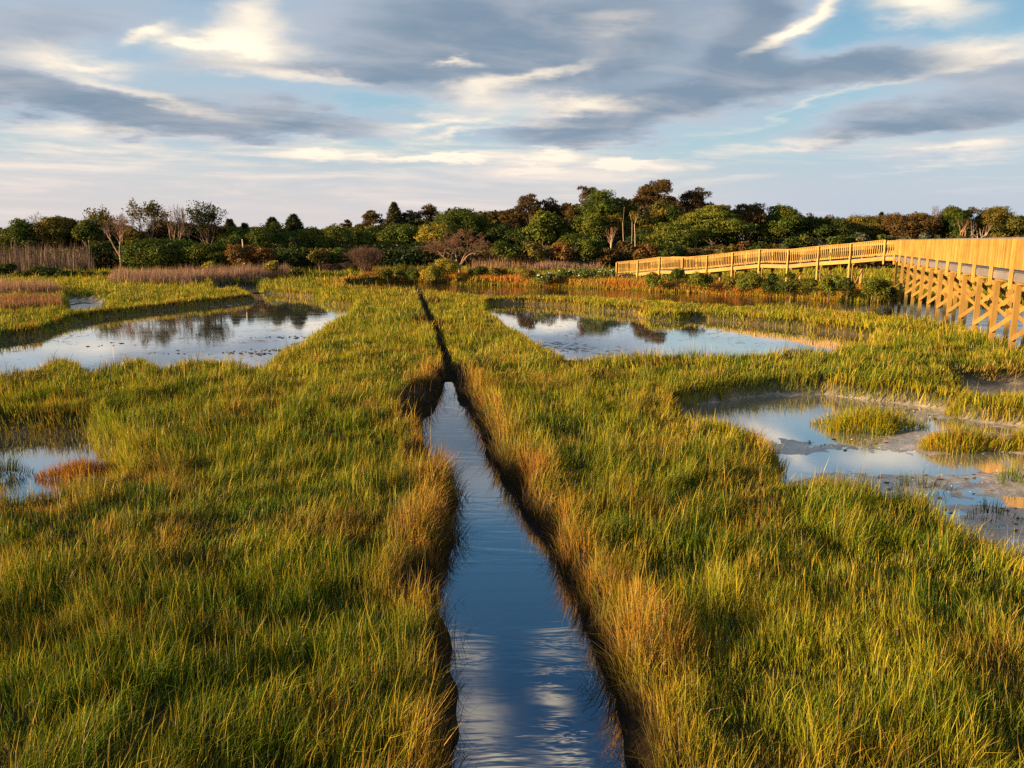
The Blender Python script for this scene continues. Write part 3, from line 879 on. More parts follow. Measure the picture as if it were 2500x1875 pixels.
def boardwalk():
    rng = random.Random(5)
    U = np.array((0, 0, 1.0))
    zc = [1.73, 1.95, 2.23, 2.23, 2.43, 2.68, 2.93, 2.93, 3.18, 3.37, 3.61]
    A = np.array((.4775 * 52, 52.0)); B = np.array((.1351 * 68.1, 68.1))
    ramp = [B + (A - B) * i / 10 for i in range(11)]
    D1 = np.array((.6471 * 24.4, 24.4)); D0 = np.array((.4921 * 51.4, 51.4))
    step = (D1 - D0) / 11
    bridge = [D0 + step * i for i in range(15)]
    pts = [np.append(p, z) for p, z in zip(ramp, zc)] + [np.append(p, 3.61) for p in bridge]
    n = len(pts); W = 1.9
    tan = [(pts[i + 1] - pts[i])[:2] for i in range(n - 1)]
    tan = [t / np.linalg.norm(t) for t in tan]
    def nrm(t): return np.array((-t[1], t[0]))
    off = []
    for i in range(n):
        ta = tan[max(0, i - 1)] if i != 11 else tan[11]
        tb = tan[min(n - 2, i)]
        if i in (10, 11):
            ta, tb = tan[9], tan[11]
        m = nrm(ta) + nrm(tb); m /= np.linalg.norm(m)
        off.append(m * W / np.dot(m, nrm(tb)))
    root = empty("boardwalk", (pts[10][0], pts[10][1], 0), "golden timber boardwalk with a ramp and tall trestle over the creek", "boardwalk")
    O = np.array(root.location)
    tone = lambda s=.12: tuple([1 + rng.uniform(-s, s)] * 3)
    RH = 1.07
    def P(i, side, z=0.0):
        q = pts[i].copy()
        if side: q[:2] += off[i]
        q[2] += z
        return q
    # rails, one panel to each bay and side
    for side in (0, 1):
        for i in range(n - 1):
            if i == 10 and side == 1: continue
            a, b = P(i, side), P(i + 1, side)
            if side == 1 and i == 9: b = P(10, 1)
            d = b - a; L = np.linalg.norm(d[:2]); t = d / np.linalg.norm(d)
            if L < .25: continue
            nn = np.append(nrm(d[:2] / L), 0) * (1 if side == 0 else -1)       # towards the deck
            mb = MB(O)
            mb.bar(a - U * .11 + nn * .02, b - U * .11 + nn * .02, U, .14, .038, tone())
            mb.bar(a - U * (RH - .17) + nn * .02, b - U * (RH - .17) + nn * .02, U, .09, .038, tone())
            k = max(2, int(L / .132))
            for j in range(k):
                q = a + d * ((j + .5) / k) - nn * .0205
                mb.box(q - U * (.03 + (RH - .13) / 2 - .005), (t[0] * .019, t[1] * .019, 0), nn * .019, U * ((RH - .13) / 2), tone(.30))
            mb.build("railing_panel", M_WOOD, root)
    # hand rail caps
    for side in (0, 1):
        for i0, i1 in ((0, 10), (11, n - 1)):
            mb = MB(O)
            for i in range(i0, i1):
                a, b = P(i, side), P(i + 1, side)
                mb.bar(a + U * .006, b + U * .006, np.cross(b - a, U), .14, .036, tone(.08))
            mb.build("handrail", M_WOOD if i0 == 0 else M_DECK, root)
    # posts
    for side in (0, 1):
        for i in range(n):
            if i == 11 and side == 1: continue
            t = tan[min(i, n - 2)] if i != 10 else tan[9]
            nn = np.append(nrm(t), 0) * (1 if side == 0 else -1)
            q = P(i, side) - nn * .09
            top = -.02; bot = -RH - .52 if i >= 10 else min(-RH - .35, -(pts[i][2] - gz(q[0], q[1])) - .05)
            mb = MB(O)
            mb.box(q + U * (top + bot) / 2, np.append(t, 0) * .046, nn * .046, U * (top - bot) / 2, tuple(1.18 * k for k in tone(.1)))
            mb.build("post", M_WOOD, root)
    # deck boards and rim boards
    for i0, i1 in ((0, 10), (10, 11), (11, n - 1)):
        mb = MB(O); rims = [MB(O), MB(O), MB(O)]
        for i in range(i0, i1):
            a0, b0, a1, b1 = P(i, 0, -RH), P(i + 1, 0, -RH), P(i, 1, -RH), P(i + 1, 1, -RH)
            L = np.linalg.norm((b0 - a0)[:2]); L1 = np.linalg.norm((b1 - a1)[:2])
            k = max(1, int(max(L, L1) / .146))
            for j in range(k):
                f0, f1 = (j + .02) / k, (j + .97) / k
                c = [a0 + (b0 - a0) * f0, a0 + (b0 - a0) * f1, a1 + (b1 - a1) * f1, a1 + (b1 - a1) * f0]
                b = len(mb.v); tn = tone(.15)
                for dz in (-.038, 0):
                    for q in c:
                        mb.v.append(q + U * dz - mb.o); mb.c.append(tn)
                mb.f += [[b, b + 3, b + 2, b + 1], [b + 4, b + 5, b + 6, b + 7], [b, b + 1, b + 5, b + 4], [b + 1, b + 2, b + 6, b + 5], [b + 2, b + 3, b + 7, b + 6], [b + 3, b, b + 4, b + 7]]
            for rim, (p, q) in zip(rims, ((a0, b0), (a1, b1))):
                if np.linalg.norm(p - q) < .1: continue
                rim.bar(p - U * .155, q - U * .155, U, .23, .04, tone())
            if i0 == 11:
                rims[2].bar((a0 + a1) / 2 - U * .155, (b0 + b1) / 2 - U * .155, U, .23, .04, tone())
        mb.build("deck", M_DECK, root)
        for rim in rims:
            if rim.v: rim.build("rim_board", M_WOOD if i0 != 11 else M_DECK, root)
    # trestle bents
    for i in range(n):
        if i == 10: continue
        t = np.append(tan[min(i, n - 2)], 0)
        x0, x1 = P(i, 0), P(i, 1)
        w = (x1 - x0); w[2] = 0; wl = np.linalg.norm(w); wd = w / wl
        bz = pts[i][2] - RH - .275
        tall = i >= 11
        inn = .12
        tops = []
        for side, s in ((0, 1), (1, -1)):
            q = (x0 if side == 0 else x1) + wd * s * inn
            g = min(gz(q[0], q[1]), WZ) - .5 if tall else gz(q[0], q[1]) - .2
            hw = .078 if tall else .065
            if bz - g < .2: continue
            mb = MB(O)
            q2 = q.copy(); q2[2] = (bz + .16 + g) / 2
            qq = q2 + t * .135
            mb.box(qq, t * hw, wd * hw, U * ((bz + .16 - g) / 2), tone(.08))
            pl = mb.build("pile", M_PILE, root)
            if tall:
                for zz in (.08, -.08, -.42):
                    bt = MB(O)
                    if side == 0:
                        bt.box(np.array((qq[0], qq[1], bz + zz)) - wd * (hw + .005), t * .016, wd * .007, U * .016)
                    else:
                        bt.box(np.array((qq[0], qq[1], bz + zz)) + np.array(t) * (hw + .005), t * .007, wd * .016, U * .016)
                    bt.build("bolt", M_STEEL, pl)
        mb = MB(O)
        c0 = x0.copy(); c1 = x1.copy(); c0[2] = c1[2] = bz
        ex = wd * .06
        mb.bar(c0 + ex + t * .02, c1 - ex + t * .02, U, .20, .05, tone())
        mb.bar(c0 + ex + t * .252, c1 - ex + t * .252, U, .20, .05, tone())
        mb.build("cap_beam", M_WOOD, root)
        gm = gz(*((x0 + x1) / 2)[:2])
        if bz - gm > .9:
            lo = (WZ + .78) if tall else gm + .15
            for sgn, tt in ((1, .25), (-1, .02)):
                a = c0.copy() if sgn > 0 else c1.copy(); b = c1.copy() if sgn > 0 else c0.copy()
                e = wd * (.06 if sgn > 0 else -.06)
                a[2] = lo; b[2] = bz - .12
                mb = MB(O)
                mb.bar(a + e * .6 + t * tt, b + e * .5 + t * tt, U, .125, .045, tone(.14))
                mb.build("cross_brace", M_WOOD, root)
boardwalk()

# ------------------------------------------------------------------ trees
def leaf_quads(Cn, Nn, size, aspect, rng, along=None):
    n = len(Cn)
    Nn = Nn / np.maximum(np.linalg.norm(Nn, axis=1, keepdims=True), 1e-6)
    rv = rng.normal(0, 1, (n, 3)) if along is None else along + rng.normal(0, .35, (n, 3))
    T = rv - Nn * np.sum(rv * Nn, 1, keepdims=True)
    T /= np.maximum(np.linalg.norm(T, axis=1, keepdims=True), 1e-6)
    Bt = np.cross(Nn, T)
    s = size[:, None]
    V = np.empty((n, 4, 3), np.float32)
    V[:, 0] = Cn - T * s; V[:, 2] = Cn + T * s
    V[:, 1] = Cn + Bt * s * aspect + Nn * s * .25; V[:, 3] = Cn - Bt * s * aspect + Nn * s * .25
    q = (np.arange(n) * 4)[:, None] + np.array([[0, 1, 2, 3]])
    return V.reshape(-1, 3), q

def unit(rng, n):
    v = rng.normal(0, 1, (n, 3)); return v / np.linalg.norm(v, axis=1, keepdims=True)

def tubes(segs, sides=5):
    """segs: list of (p0,p1,r0,r1)"""
    p0 = np.array([s[0] for s in segs]); p1 = np.array([s[1] for s in segs])
    r0 = np.array([s[2] for s in segs]); r1 = np.array([s[3] for s in segs])
    d = p1 - p0; d /= np.maximum(np.linalg.norm(d, axis=1, keepdims=True), 1e-6)
    ref = np.where(np.abs(d[:, 2:3]) > .9, np.array([[1., 0, 0]]), np.array([[0, 0, 1.]]))
    a = np.cross(d, ref); a /= np.linalg.norm(a, axis=1, keepdims=True); b = np.cross(d, a)
    n = len(segs)
    V = np.empty((n, 2 * sides, 3), np.float32)
    for k in range(sides):
        c, s = math.cos(2 * math.pi * k / sides), math.sin(2 * math.pi * k / sides)
        V[:, k] = p0 + (a * c + b * s) * r0[:, None]
        V[:, sides + k] = p1 + (a * c + b * s) * r1[:, None]
    base = (np.arange(n) * 2 * sides)[:, None]
    q = np.concatenate([base + np.array([[k, (k + 1) % sides, sides + (k + 1) % sides, sides + k]]) for k in range(sides)])
    return V.reshape(-1, 3), q

def branch(rng, p, d, L, r, depth, segs, tips, spread=.55, up=.12, kids=(2, 3), shrink=.72, wig=.16, rmin=.006):
    n = 3
    q = np.array(p, float); d = np.array(d, float); rr = r
    for i in range(n):
        d = d + rng.normal(0, wig, 3) + np.array((0, 0, up * .5)); d /= np.linalg.norm(d)
        q2 = q + d * L / n; r2 = max(rmin, rr * .86)
        segs.append((q, q2, rr, r2)); q, rr = q2, r2
        if depth > 0 and i >= 1 and rng.uniform() < .5:
            e = d + rng.normal(0, spread, 3); e /= np.linalg.norm(e)
            branch(rng, q, e, L * shrink * rng.uniform(.6, .95), max(rmin, rr * .6), depth - 1, segs, tips, spread, up, kids, shrink, wig, rmin)
    if depth > 0:
        for _ in range(rng.randint(kids[0], kids[1] + 1)):
            e = d + rng.normal(0, spread, 3); e[2] += up; e /= np.linalg.norm(e)
            branch(rng, q, e, L * shrink * rng.uniform(.75, 1.1), max(rmin, rr * .72), depth - 1, segs, tips, spread, up, kids, shrink, wig, rmin)
    else:
        tips.append(q)

PAL = {  # foliage base colours
    'green': C(.068, .092, .013), 'bright': C(.112, .130, .017), 'dark': C(.042, .062, .012), 'olive': C(.125, .106, .018),
    'yellow': C(.27, .22, .028), 'pine': C(.092, .060, .021), 'pinegreen': C(.085, .070, .020), 'cedar': C(.030, .036, .013),
    'brown': C(.105, .066, .022), 'rust': C(.150, .078, .020), 'grey': C(.095, .100, .060), 'flower': C(.095, .130, .022)}

def tree_leafy(root, rng, W, H, col, base=.25, lobes=16, dens=1.0, leaf=.20, kind='leafy', squash=.8, name="crown"):
    """crown between base*H and H, W wide, made of leaf clusters round several limbs"""
    zc = H * (base + 1) / 2; rz = H * (1 - base) / 2; rx = W / 2
    K = lobes
    dirs = unit(rng, K); dirs[:, 2] = np.where(dirs[:, 2] < -.35, -dirs[:, 2], dirs[:, 2])
    rad = rng.uniform(.30, .74, (K, 1)) ** .8
    cen = dirs * rad * np.array([rx, rx, rz]) + np.array([0, 0, zc])
    if kind == 'pine':
        cen[:, 2] = zc + (cen[:, 2] - zc) * 1.05
        lr = rx * rng.uniform(.16, .32, K)
    elif kind == 'layer':
        lr = rx * rng.uniform(.30, .5, K)
    else:
        lr = rx * rng.uniform(.30, .48, K)
    # keep lobes inside the outline
    top = H - lr * (.6 if kind != 'leafy' else .75)
    cen[:, 2] = np.minimum(cen[:, 2], top)
    cen[:, 2] = np.maximum(cen[:, 2], lr * .5)
    area = (lr ** 2 * 12.6)
    n = np.maximum(40, (area / (leaf * leaf) * .95 * dens)).astype(int)
    li = np.repeat(np.arange(K), n); N = len(li)
    d = unit(rng, N)
    flip = (d[:, 2] < -.2) & (rng.uniform(0, 1, N) < .6); d[flip, 2] *= -1
    zs = {'leafy': squash, 'pine': .62, 'layer': .36}[kind]
    bump = 1 + .22 * np.sin(d[:, 0] * 5 + li * 2.1) * np.sin(d[:, 1] * 5 + li) + .16 * np.sin(d[:, 2] * 7 + li * 3.3)
    pos = cen[li] + d * (lr[li] * bump * rng.uniform(.70, 1.10, N))[:, None] * np.array([1, 1, zs])
    nor = d + rng.normal(0, .55, (N, 3)) + np.array([0, 0, .35])
    sz = leaf * rng.uniform(.45, 1.0, N)
    tone = (rng.uniform(.72, 1.30, K))[li] * rng.uniform(.7, 1.35, N)
    hue = rng.normal(0, .10, K)[li] + rng.normal(0, .06, N)
    cc = col[None, :] * tone[:, None] * np.stack([1 + hue, np.ones(N), 1 - hue], 1)
    if kind == 'pine':
        Vv, q = leaf_quads(pos, unit(rng, N), sz * 1.25, .28, rng, along=d + np.array([0, 0, .6]))
    else:
        Vv, q = leaf_quads(pos, nor, sz, .62, rng)
    cr = mesh_np(name, Vv, [q], M_LEAF, np.repeat(np.clip(cc, .003, .8), 4, axis=0), root)
    return cen, lr, cr

def tree_trunk(root, rng, H, cen, r, col, lean=0.0, name="trunk", frac=.75):
    segs = []
    p = np.array((0, 0, -.15)); N = 6
    tip = np.array((lean, rng.uniform(-.3, .3), H * frac))
    pts = [p + (tip - p) * (i / N) + (rng.normal(0, .06 * H / 6, 3) * np.array([1, 1, 0]) if 0 < i < N else 0) for i in range(N + 1)]
    for i in range(N):
        segs.append((pts[i], pts[i + 1], r * (1 - .8 * i / N), r * (1 - .8 * (i + 1) / N)))
    for c in cen[:9]:
        k = min(N - 1, max(1, int(N * np.clip(c[2] / (H * frac) * .6, .15, .9))))
        a = pts[k]; mid = (a + c) / 2 + np.array((0, 0, -.08 * np.linalg.norm(c - a)))
        rr = r * (1 - .8 * k / N) * .5
        segs.append((a, mid, rr, rr * .7)); segs.append((mid, np.array(c), rr * .7, rr * .25))
    Vv, q = tubes(segs, 6)
    cols = np.tile(col, (len(Vv), 1)) * rng.uniform(.85, 1.1, (len(Vv), 1))
    return mesh_np(name, Vv, [q], M_BARK, cols, root, smooth=True)

def cedar_crown(root, rng, W, H, col, base=.05):
    N = int(2600 * np.clip(W * H / 14, .4, 2.5))
    z = H * (base + (1 - base) * rng.uniform(0, 1, N) ** 1.3)
    a = rng.uniform(0, 2 * math.pi, N)
    arm = np.floor(a / (2 * math.pi) * 9) + np.floor(z / H * 8) * 1.7
    prof = .03 + 1.0 * (1 - (z / H - base) / (1 - base)) ** .9
    rr = W / 2 * prof * (.55 + .45 * np.abs(np.sin(arm * 2.3))) * rng.uniform(.3, 1.0, N) ** .6
    d = np.stack([np.cos(a), np.sin(a), np.full(N, .55)], 1)
    pos = np.stack([rr * np.cos(a), rr * np.sin(a), z + rr * .35], 1); pos[:, 2] = np.minimum(pos[:, 2], H)
    Vv, q = leaf_quads(pos, unit(rng, N), .38 * rng.uniform(.5, 1.3, N), .20, rng, along=d * 1.5)
    cc = np.repeat(col[None] * rng.uniform(.6, 1.5, (N, 1)), 4, axis=0)
    mesh_np("crown", Vv, [q], M_LEAF, cc, root)

def plant(kind, u, vtop, wpx, Y, label, cat="tree", col='green', **kw):
    """u: photo column of the crown, vtop: row of its top, wpx: its width in photo pixels, Y: metres away"""
    rng = np.random.RandomState((int(u * 7 + vtop * 13 + Y * 3)) % 99991)
    far = 1.0
    if Y >= 84 and kind != 'shrub':
        far = float(np.interp(u, [745, 900], [1.0, 1.36])); Y = Y * far
    x, y, ztop = at(u, vtop, Y)
    z0 = gz(x, y)
    H = max(.5, ztop - z0); W = wpx / 1900.0 * Y * ({'cedar': 2.3, 'pine': 1.16}.get(kind, 1.14) if kind in ('leafy', 'pine', 'cedar', 'layer') else 1.0)
    group = kw.pop('group', None)
    nm = kw.pop('name', {'leafy': 'leafy_tree', 'layer': 'leafy_tree', 'pine': 'pine_tree', 'cedar': 'cedar_tree', 'bare': 'bare_tree', 'sparse': 'half_bare_tree',
                         'shrub': 'shrub', 'twiggy': 'bare_shrub', 'snag': 'dead_trunk'}[kind])
    root = empty(nm, (x, y, z0), label, cat, group)
    c = PAL[col] if isinstance(col, str) else col
    bark = kw.pop('bark', C(.10, .075, .05))
    if kind in ('leafy', 'layer'):
        cen, lr, cr = tree_leafy(root, rng, W, H, c, kw.get('base', .02), kw.get('lobes', 26), kw.get('dens', 1.0), kw.get('leaf', .135) * far, kind)
        tree_trunk(root, rng, H, cen, .045 * W ** .5 + .02 * H, bark)
    elif kind == 'shrub':
        cen, lr, cr = tree_leafy(root, rng, W, H, c, kw.get('base', .0), kw.get('lobes', 12), kw.get('dens', 1.0), kw.get('leaf', .15), 'leafy', .85)
        tree_trunk(root, rng, H, cen, .035, bark, frac=.6, name="stem")
        if col == 'flower':
            k = rng.randint(0, len(cen), 60); d = unit(rng, 60); d[:, 2] = np.abs(d[:, 2])
            Vv, q = leaf_quads(cen[k] + d * lr[k][:, None] * 1.05, d, np.full(60, .07), .9, rng)
            mesh_np("blossom", Vv, [q], M_LEAF, np.tile(C(.7, .68, .55), (len(Vv), 1)), root)
    elif kind == 'pine':
        cen, lr, cr = tree_leafy(root, rng, W, H, c, kw.get('base', .35), kw.get('lobes', 30), kw.get('dens', .85), kw.get('leaf', .20) * far, 'pine')
        tree_trunk(root, rng, H, cen, .10 + .012 * H, C(.12, .075, .045), frac=.85)
    elif kind == 'cedar':
        cedar_crown(root, rng, W, H, c, kw.get('base', .05))
        tree_trunk(root, rng, H, np.zeros((0, 3)), .10, bark, frac=.9)
    elif kind in ('bare', 'sparse', 'twiggy', 'snag'):
        segs, tips = [], []
        lean = np.array(kw.get('lean', (0, 0)))
        r0 = kw.get('r', .13) * far
        if kind == 'twiggy':
            for k in range(kw.get('stems', 26)):
                a = rng.uniform(0, 2 * math.pi); s = rng.uniform(.05, .62)
                branch(rng, (rng.normal(0, .12), rng.normal(0, .12), -.1), (math.cos(a) * s, math.sin(a) * s, 1), H * .42, .035, 3, segs, tips, .42, .14, (2, 3), .62, .10, .007)
        elif kind == 'snag':
            branch(rng, (0, 0, -.2), (lean[0], lean[1], 1), H * .9, r0, kw.get('depth', 1), segs, tips, .35, .5, (0, 1), .3, .05, .03)
        else:
            f = kw.get('fork', .28)
            trunk_top = np.array((lean[0] * H * f, lean[1] * H * f, H * f))
            segs.append((np.array((0, 0, -.2)), trunk_top, r0, r0 * .85))
            for k in range(kw.get('limbs', 4)):
                a = 2 * math.pi * k / kw.get('limbs', 4) + rng.uniform(-.4, .4); s = kw.get('flare', .55) * rng.uniform(.4, 1.1)
                branch(rng, trunk_top, (math.cos(a) * s + lean[0], math.sin(a) * s * .8 + lean[1], 1), H * .30, r0 * .62, kw.get('depth', 4), segs, tips, kw.get('spread', .42), .12, (2, 3), .70, .13, .008)
        P = np.array([s[1] for s in segs] )
        # fit to the measured height and width
        kz = H / max(P[:, 2].max(), .1); kx = W / max(np.percentile(P[:, 0], 98.5) - np.percentile(P[:, 0], 1.5), .1) if kind != 'snag' else 1.0
        kx = min(kx, kw.get('kmax', 2.2))
        S = np.array((kx, kx, kz))
        cx = 0 if kind in ('snag', 'twiggy') else 0
        segs = [(np.array(s[0]) * S, np.array(s[1]) * S, s[2], s[3]) for s in segs]; tips = [t * S for t in tips]
        nt = max(1, kw.get('limbs', 4) // 2)
        Vv, q = tubes(segs, 4)
        thick = sstep(np.repeat([s[2] for s in segs], 8), .015, .05)[:, None]       # fine twigs are browner than the limbs
        cols = (bark * np.array((.62, .50, .42)) * (1 - thick) + bark * 1.25 * thick) * rng.uniform(.8, 1.2, (len(Vv), 1))
        mesh_np("branches" if kind != 'snag' else "trunk", Vv, [q], M_BARK, cols, root, smooth=True)
        if kind == 'sparse':
            T = np.array(tips); zt = T[:, 2] / H
            kk = rng.uniform(0, 1, len(T)) < kw.get('cover', .5) * .45 * sstep(zt, kw.get('from_z', .3), .9)
            T = T[kk]
            m = kw.get('per', 9)
            pos = np.repeat(T, m, 0) + rng.normal(0, .22, (len(T) * m, 3))
            Vv, q = leaf_quads(pos, unit(rng, len(pos)), .15 * rng.uniform(.5, 1.1, len(pos)), .6, rng)
            cc = np.repeat(c[None] * np.repeat(rng.uniform(.7, 1.3, (len(T), 1)), m, 0) * rng.uniform(.7, 1.3, (len(pos), 1)), 4, axis=0)
            mesh_np("crown", Vv, [q], M_LEAF, cc, root)
    return root

PALE = C(.30, .23, .17); ASH = C(.20, .165, .135)
# ---- left wood, back row
plant('leafy', 4, 572, 46, 92, "small olive tree cut by the left edge of the view", col='olive')
plant('leafy', 50, 531, 84, 92, "ragged green tree second from the left edge", col='green')
plant('bare', 92, 513, 70, 98, "bare grey treetop showing above the olive tree at far left", "bare tree", bark=ASH, limbs=5)
plant('leafy', 130, 522, 92, 93, "big olive tree with rounded top above the tall grey reeds", col='olive')
plant('leafy', 180, 522, 56, 96, "dark green tree right of the big olive tree", col='dark')
plant('leafy', 212, 535, 60, 92, "dark tree with a thin pale trunk left of the bare pale tree", col='green', bark=PALE, base=.35)
plant('sparse', 240, 509, 66, 94, "half bare tree with pinkish twigs just left of the pale bare tree", col='olive', bark=ASH, limbs=5, cover=.5)
plant('bare', 284, 515, 78, 84, "tall pale bare tree with a forked trunk left of the dark green dome", "bare tree", bark=C(.30, .20, .13), fork=.26, limbs=5, r=.16)
plant('leafy', 326, 540, 54, 92, "round olive green tree right of the pale bare tree", col='olive')
plant('sparse', 360, 491, 82, 93, "tall half bare tree with an olive tuft on top", col='olive', bark=ASH, lean=(-.05, 0), from_z=.5, cover=.8, limbs=5)
plant('bare', 420, 497, 62, 92, "bare pale tree between the two tall half bare trees", "bare tree", bark=PALE, limbs=4)
plant('leafy', 395, 532, 84, 97, "brownish tree under the tall half bare tree", col='brown')
plant('leafy', 300, 543, 70, 98, "dark green tree filling the gap behind the pale bare tree's right side", col='dark')
plant('leafy', 428, 540, 76, 99, "dull olive tree behind the bare pale tree's crown", col='olive')
plant('leafy', 545, 549, 80, 99, "dark green tree between the leaning tree and the cedars", col='dark')
plant('leafy', 622, 552, 80, 100, "dark green tree just left of the blunt cedar", col='dark')
plant('bare', 452, 508, 60, 95, "bare arching grey tree left of the leaning dark tree", "bare tree", bark=ASH, lean=(-.15, 0))
plant('sparse', 508, 494, 84, 93, "dark leaning tree with thin leaves at its top", col='dark', bark=C(.12, .09, .07), lean=(-.16, 0), cover=.6, limbs=6)
plant('leafy', 455, 537, 84, 97, "dark green tree behind the arching bare one", col='dark')
plant('leafy', 512, 541, 90, 98, "dark brown tree behind the leaning tree's foot", col='brown')
plant('cedar', 560, 538, 40, 98, "small dark cedar right of the leaning tree", col='cedar')
plant('leafy', 573, 552, 78, 94, "dense green tree above the white stub", col='green')
plant('cedar', 597, 548, 34, 96, "dark cedar tip leaning over the green trees", col='cedar')
plant('leafy', 650, 549, 104, 94, "broad green tree below the pair of cedars", col='green')
plant('cedar', 664, 534, 52, 100, "blunt dark cedar left of the pointed one", col='cedar')
plant('cedar', 716, 527, 56, 99, "pointed dark cedar standing clear against the sky", col='cedar')
plant('leafy', 758, 553, 78, 94, "yellow green tree right of the pointed cedar", col='bright')
plant('leafy', 818, 552, 84, 94, "pale yellow green tree left of the pines", col='bright', lobes=24)
plant('leafy', 700, 575, 80, 93, "dark green tree filling the gap below the pointed cedar", col='dark')
plant('leafy', 780, 585, 80, 91, "green tree above the small olive bush", col='green')
# ---- left wood, front row
plant('leafy', 392, 590, 146, 82, "largest dark green dome behind the long reed bed", col='green', base=.0, lobes=30)
plant('leafy', 510, 597, 100, 82, "second green dome right of the largest one", col='green', base=.0)
plant('leafy', 592, 600, 84, 80, "rust brown dome behind the white stub", col='rust', base=.1)
plant('leafy', 634, 604, 66, 80, "smaller rust brown dome right of the white stub", col='rust', base=.1)
plant('snag', 593, 584, 8, 79, "thin white dead stub among the rust brown domes", "dead trunk", bark=C(.7, .62, .52), r=.08, depth=0)
plant('leafy', 731, 602, 62, 81, "dark round bush tree at the end of the reed bed", col='dark', base=.0)
plant('leafy', 778, 612, 46, 80, "small olive bush tree on thin pale stems", col='olive', base=.35, bark=PALE)
plant('leafy', 828, 608, 60, 82, "green bush tree left of the pinkish bare shrub", col='green', base=.05)
plant('shrub', 662, 637, 44, 73, "small yellow bush rising out of the long reed bed", "shrub", col='yellow')
plant('shrub', 720, 655, 40, 72, "low olive bush at the right end of the long reed bed", "shrub", col='olive')
plant('shrub', 510, 640, 50, 76, "yellowish low bush behind the middle of the reed bed", "shrub", col='yellow')
plant('shrub', 580, 645, 44, 76, "low olive bush in front of the rust brown domes", "shrub", col='olive')
plant('twiggy', 800, 640, 70, 80, "low purple brown brush beside the green meadow", "shrub", bark=C(.16, .10, .09), stems=34)
plant('twiggy', 850, 636, 60, 80, "low dark brush left of the pinkish bare shrub", "shrub", bark=C(.13, .09, .07), stems=30)
plant('twiggy', 892, 596, 82, 76, "rounded pinkish bare shrub with fanned stems", "bare shrub", bark=C(.19, .125, .105), stems=44)
for (u, v, w, c, t) in ((20, 645, 56, 'dark', "dark bush at the left edge under the tall grey reeds"), (58, 664, 44, 'bright', "bright green bush left of the black one"), (88, 652, 40, 'green', "green bush between the bright and the black bush"),
                        (118, 655, 60, 'dark', "blackish rounded bush below the tall grey reeds"), (165, 663, 50, 'green', "green bush right of the blackish one"),
                        (212, 664, 48, 'olive', "olive bush at the right end of the tall grey reeds"), (255, 668, 46, 'green', "small green bush below the pale bare tree")):
    plant('shrub', u, v, w, 74, t, "shrub", col=c)
plant('leafy', 250, 590, 70, 88, "dark tree behind the foot of the pale bare tree", col='dark', base=0)
plant('leafy', 312, 600, 60, 88, "dark green tree between the pale bare tree and the largest dome", col='dark', base=0)
plant('leafy', 150, 580, 90, 97, "brown shadowed tree behind the tall grey reeds", col='brown')
plant('leafy', 40, 590, 80, 97, "brown green tree behind the reeds at the left edge", col='brown')
plant('leafy', 460, 600, 60, 90, "dark tree between the two green domes", col='dark', base=0)
plant('leafy', 690, 610, 70, 86, "dark green tree left of the dark round bush", col='dark', base=0)

# ---- middle wood, pines
plant('pine', 846, 530, 32, 105, "small pine at the left end of the pine row", col='pine')
plant('pine', 878, 538, 50, 106, "low brown pine left in the pine row", col='pine')
plant('pine', 910, 504, 60, 105, "rounded brown pine third in the pine row", col='pine')
plant('cedar', 962, 496, 48, 104, "dark upright cedar among the pines", col=C(.045, .045, .016), base=.1)
plant('pine', 1003, 503, 48, 105, "dark pine right of the upright cedar", col='pinegreen')
plant('pine', 1050, 494, 64, 106, "tall brown pine in the middle of the pine row", col='pine')
plant('pine', 1096, 500, 36, 107, "thin pine right of the tall brown one", col='pinegreen')
plant('pine', 1130, 498, 38, 107, "thin pine peeping over the broad green tree", col='pine')
plant('pine', 1205, 506, 36, 107, "small pine left of the central pine group", col='pinegreen')
plant('pine', 1255, 503, 80, 103, "low brown pine at the left of the central pine group", col='pine', base=.2)
plant('pine', 1292, 466, 72, 106, "tall brown pine at the left of the central pine group", col='pine')
plant('pine', 1334, 471, 46, 107, "brown pine in the middle of the central group", col='pine')
plant('pine', 1372, 473, 58, 107, "brown pine at the right of the central group", col='pine')
plant('pine', 1400, 490, 50, 105, "dark open pine between the group and the tallest green tree", col='pinegreen')
plant('pine', 1436, 441, 54, 107, "high narrow pine behind the tallest green tree", col='pine', base=.45)
plant('pine', 1606, 435, 116, 104, "highest broad umbrella pine in the middle of the wood", col='pine', base=.50, lobes=30)
plant('pine', 1702, 447, 84, 105, "rounded pine right of the umbrella pine", col='pine', base=.4)
plant('pine', 1830, 488, 92, 108, "brown flat pine right of the layered green tree", col='pine', base=.3)
# ---- middle wood, leafy trees
plant('leafy', 842, 556, 92, 95, "green tree below the left end of the pine row", col='bright')
plant('leafy', 910, 551, 54, 97, "narrow yellow green tree below the third pine", col='bright')
plant('leafy', 985, 552, 112, 94, "dense green tree under the upright cedar", col='green', lobes=26)
plant('leafy', 1062, 552, 86, 92, "sunlit yellow olive tree left of the spreading bare tree", col='yellow', lobes=24)
plant('leafy', 1124, 515, 138, 98, "broad green tree behind the spreading bare tree", col='green', lobes=28)
plant('leafy', 1215, 550, 90, 96, "dark green tree right of the spreading bare tree", col='dark')
plant('leafy', 940, 594, 62, 86, "green bush tree right of the pinkish bare shrub", col='bright', base=.05)
plant('leafy', 1030, 593, 66, 85, "dark green bush tree on a short trunk left of the bare tree", col='dark', base=.15)
plant('leafy', 980, 600, 70, 88, "green tree low between the pinkish shrub and the bare tree", col='green', base=.0)
plant('bare', 1122, 556, 150, 74, "spreading pale bare tree on the creek bank", "bare tree", bark=C(.27, .18, .115), fork=.22, limbs=6, flare=1.0, depth=5, r=.13, spread=.5, lean=(-.06, 0))
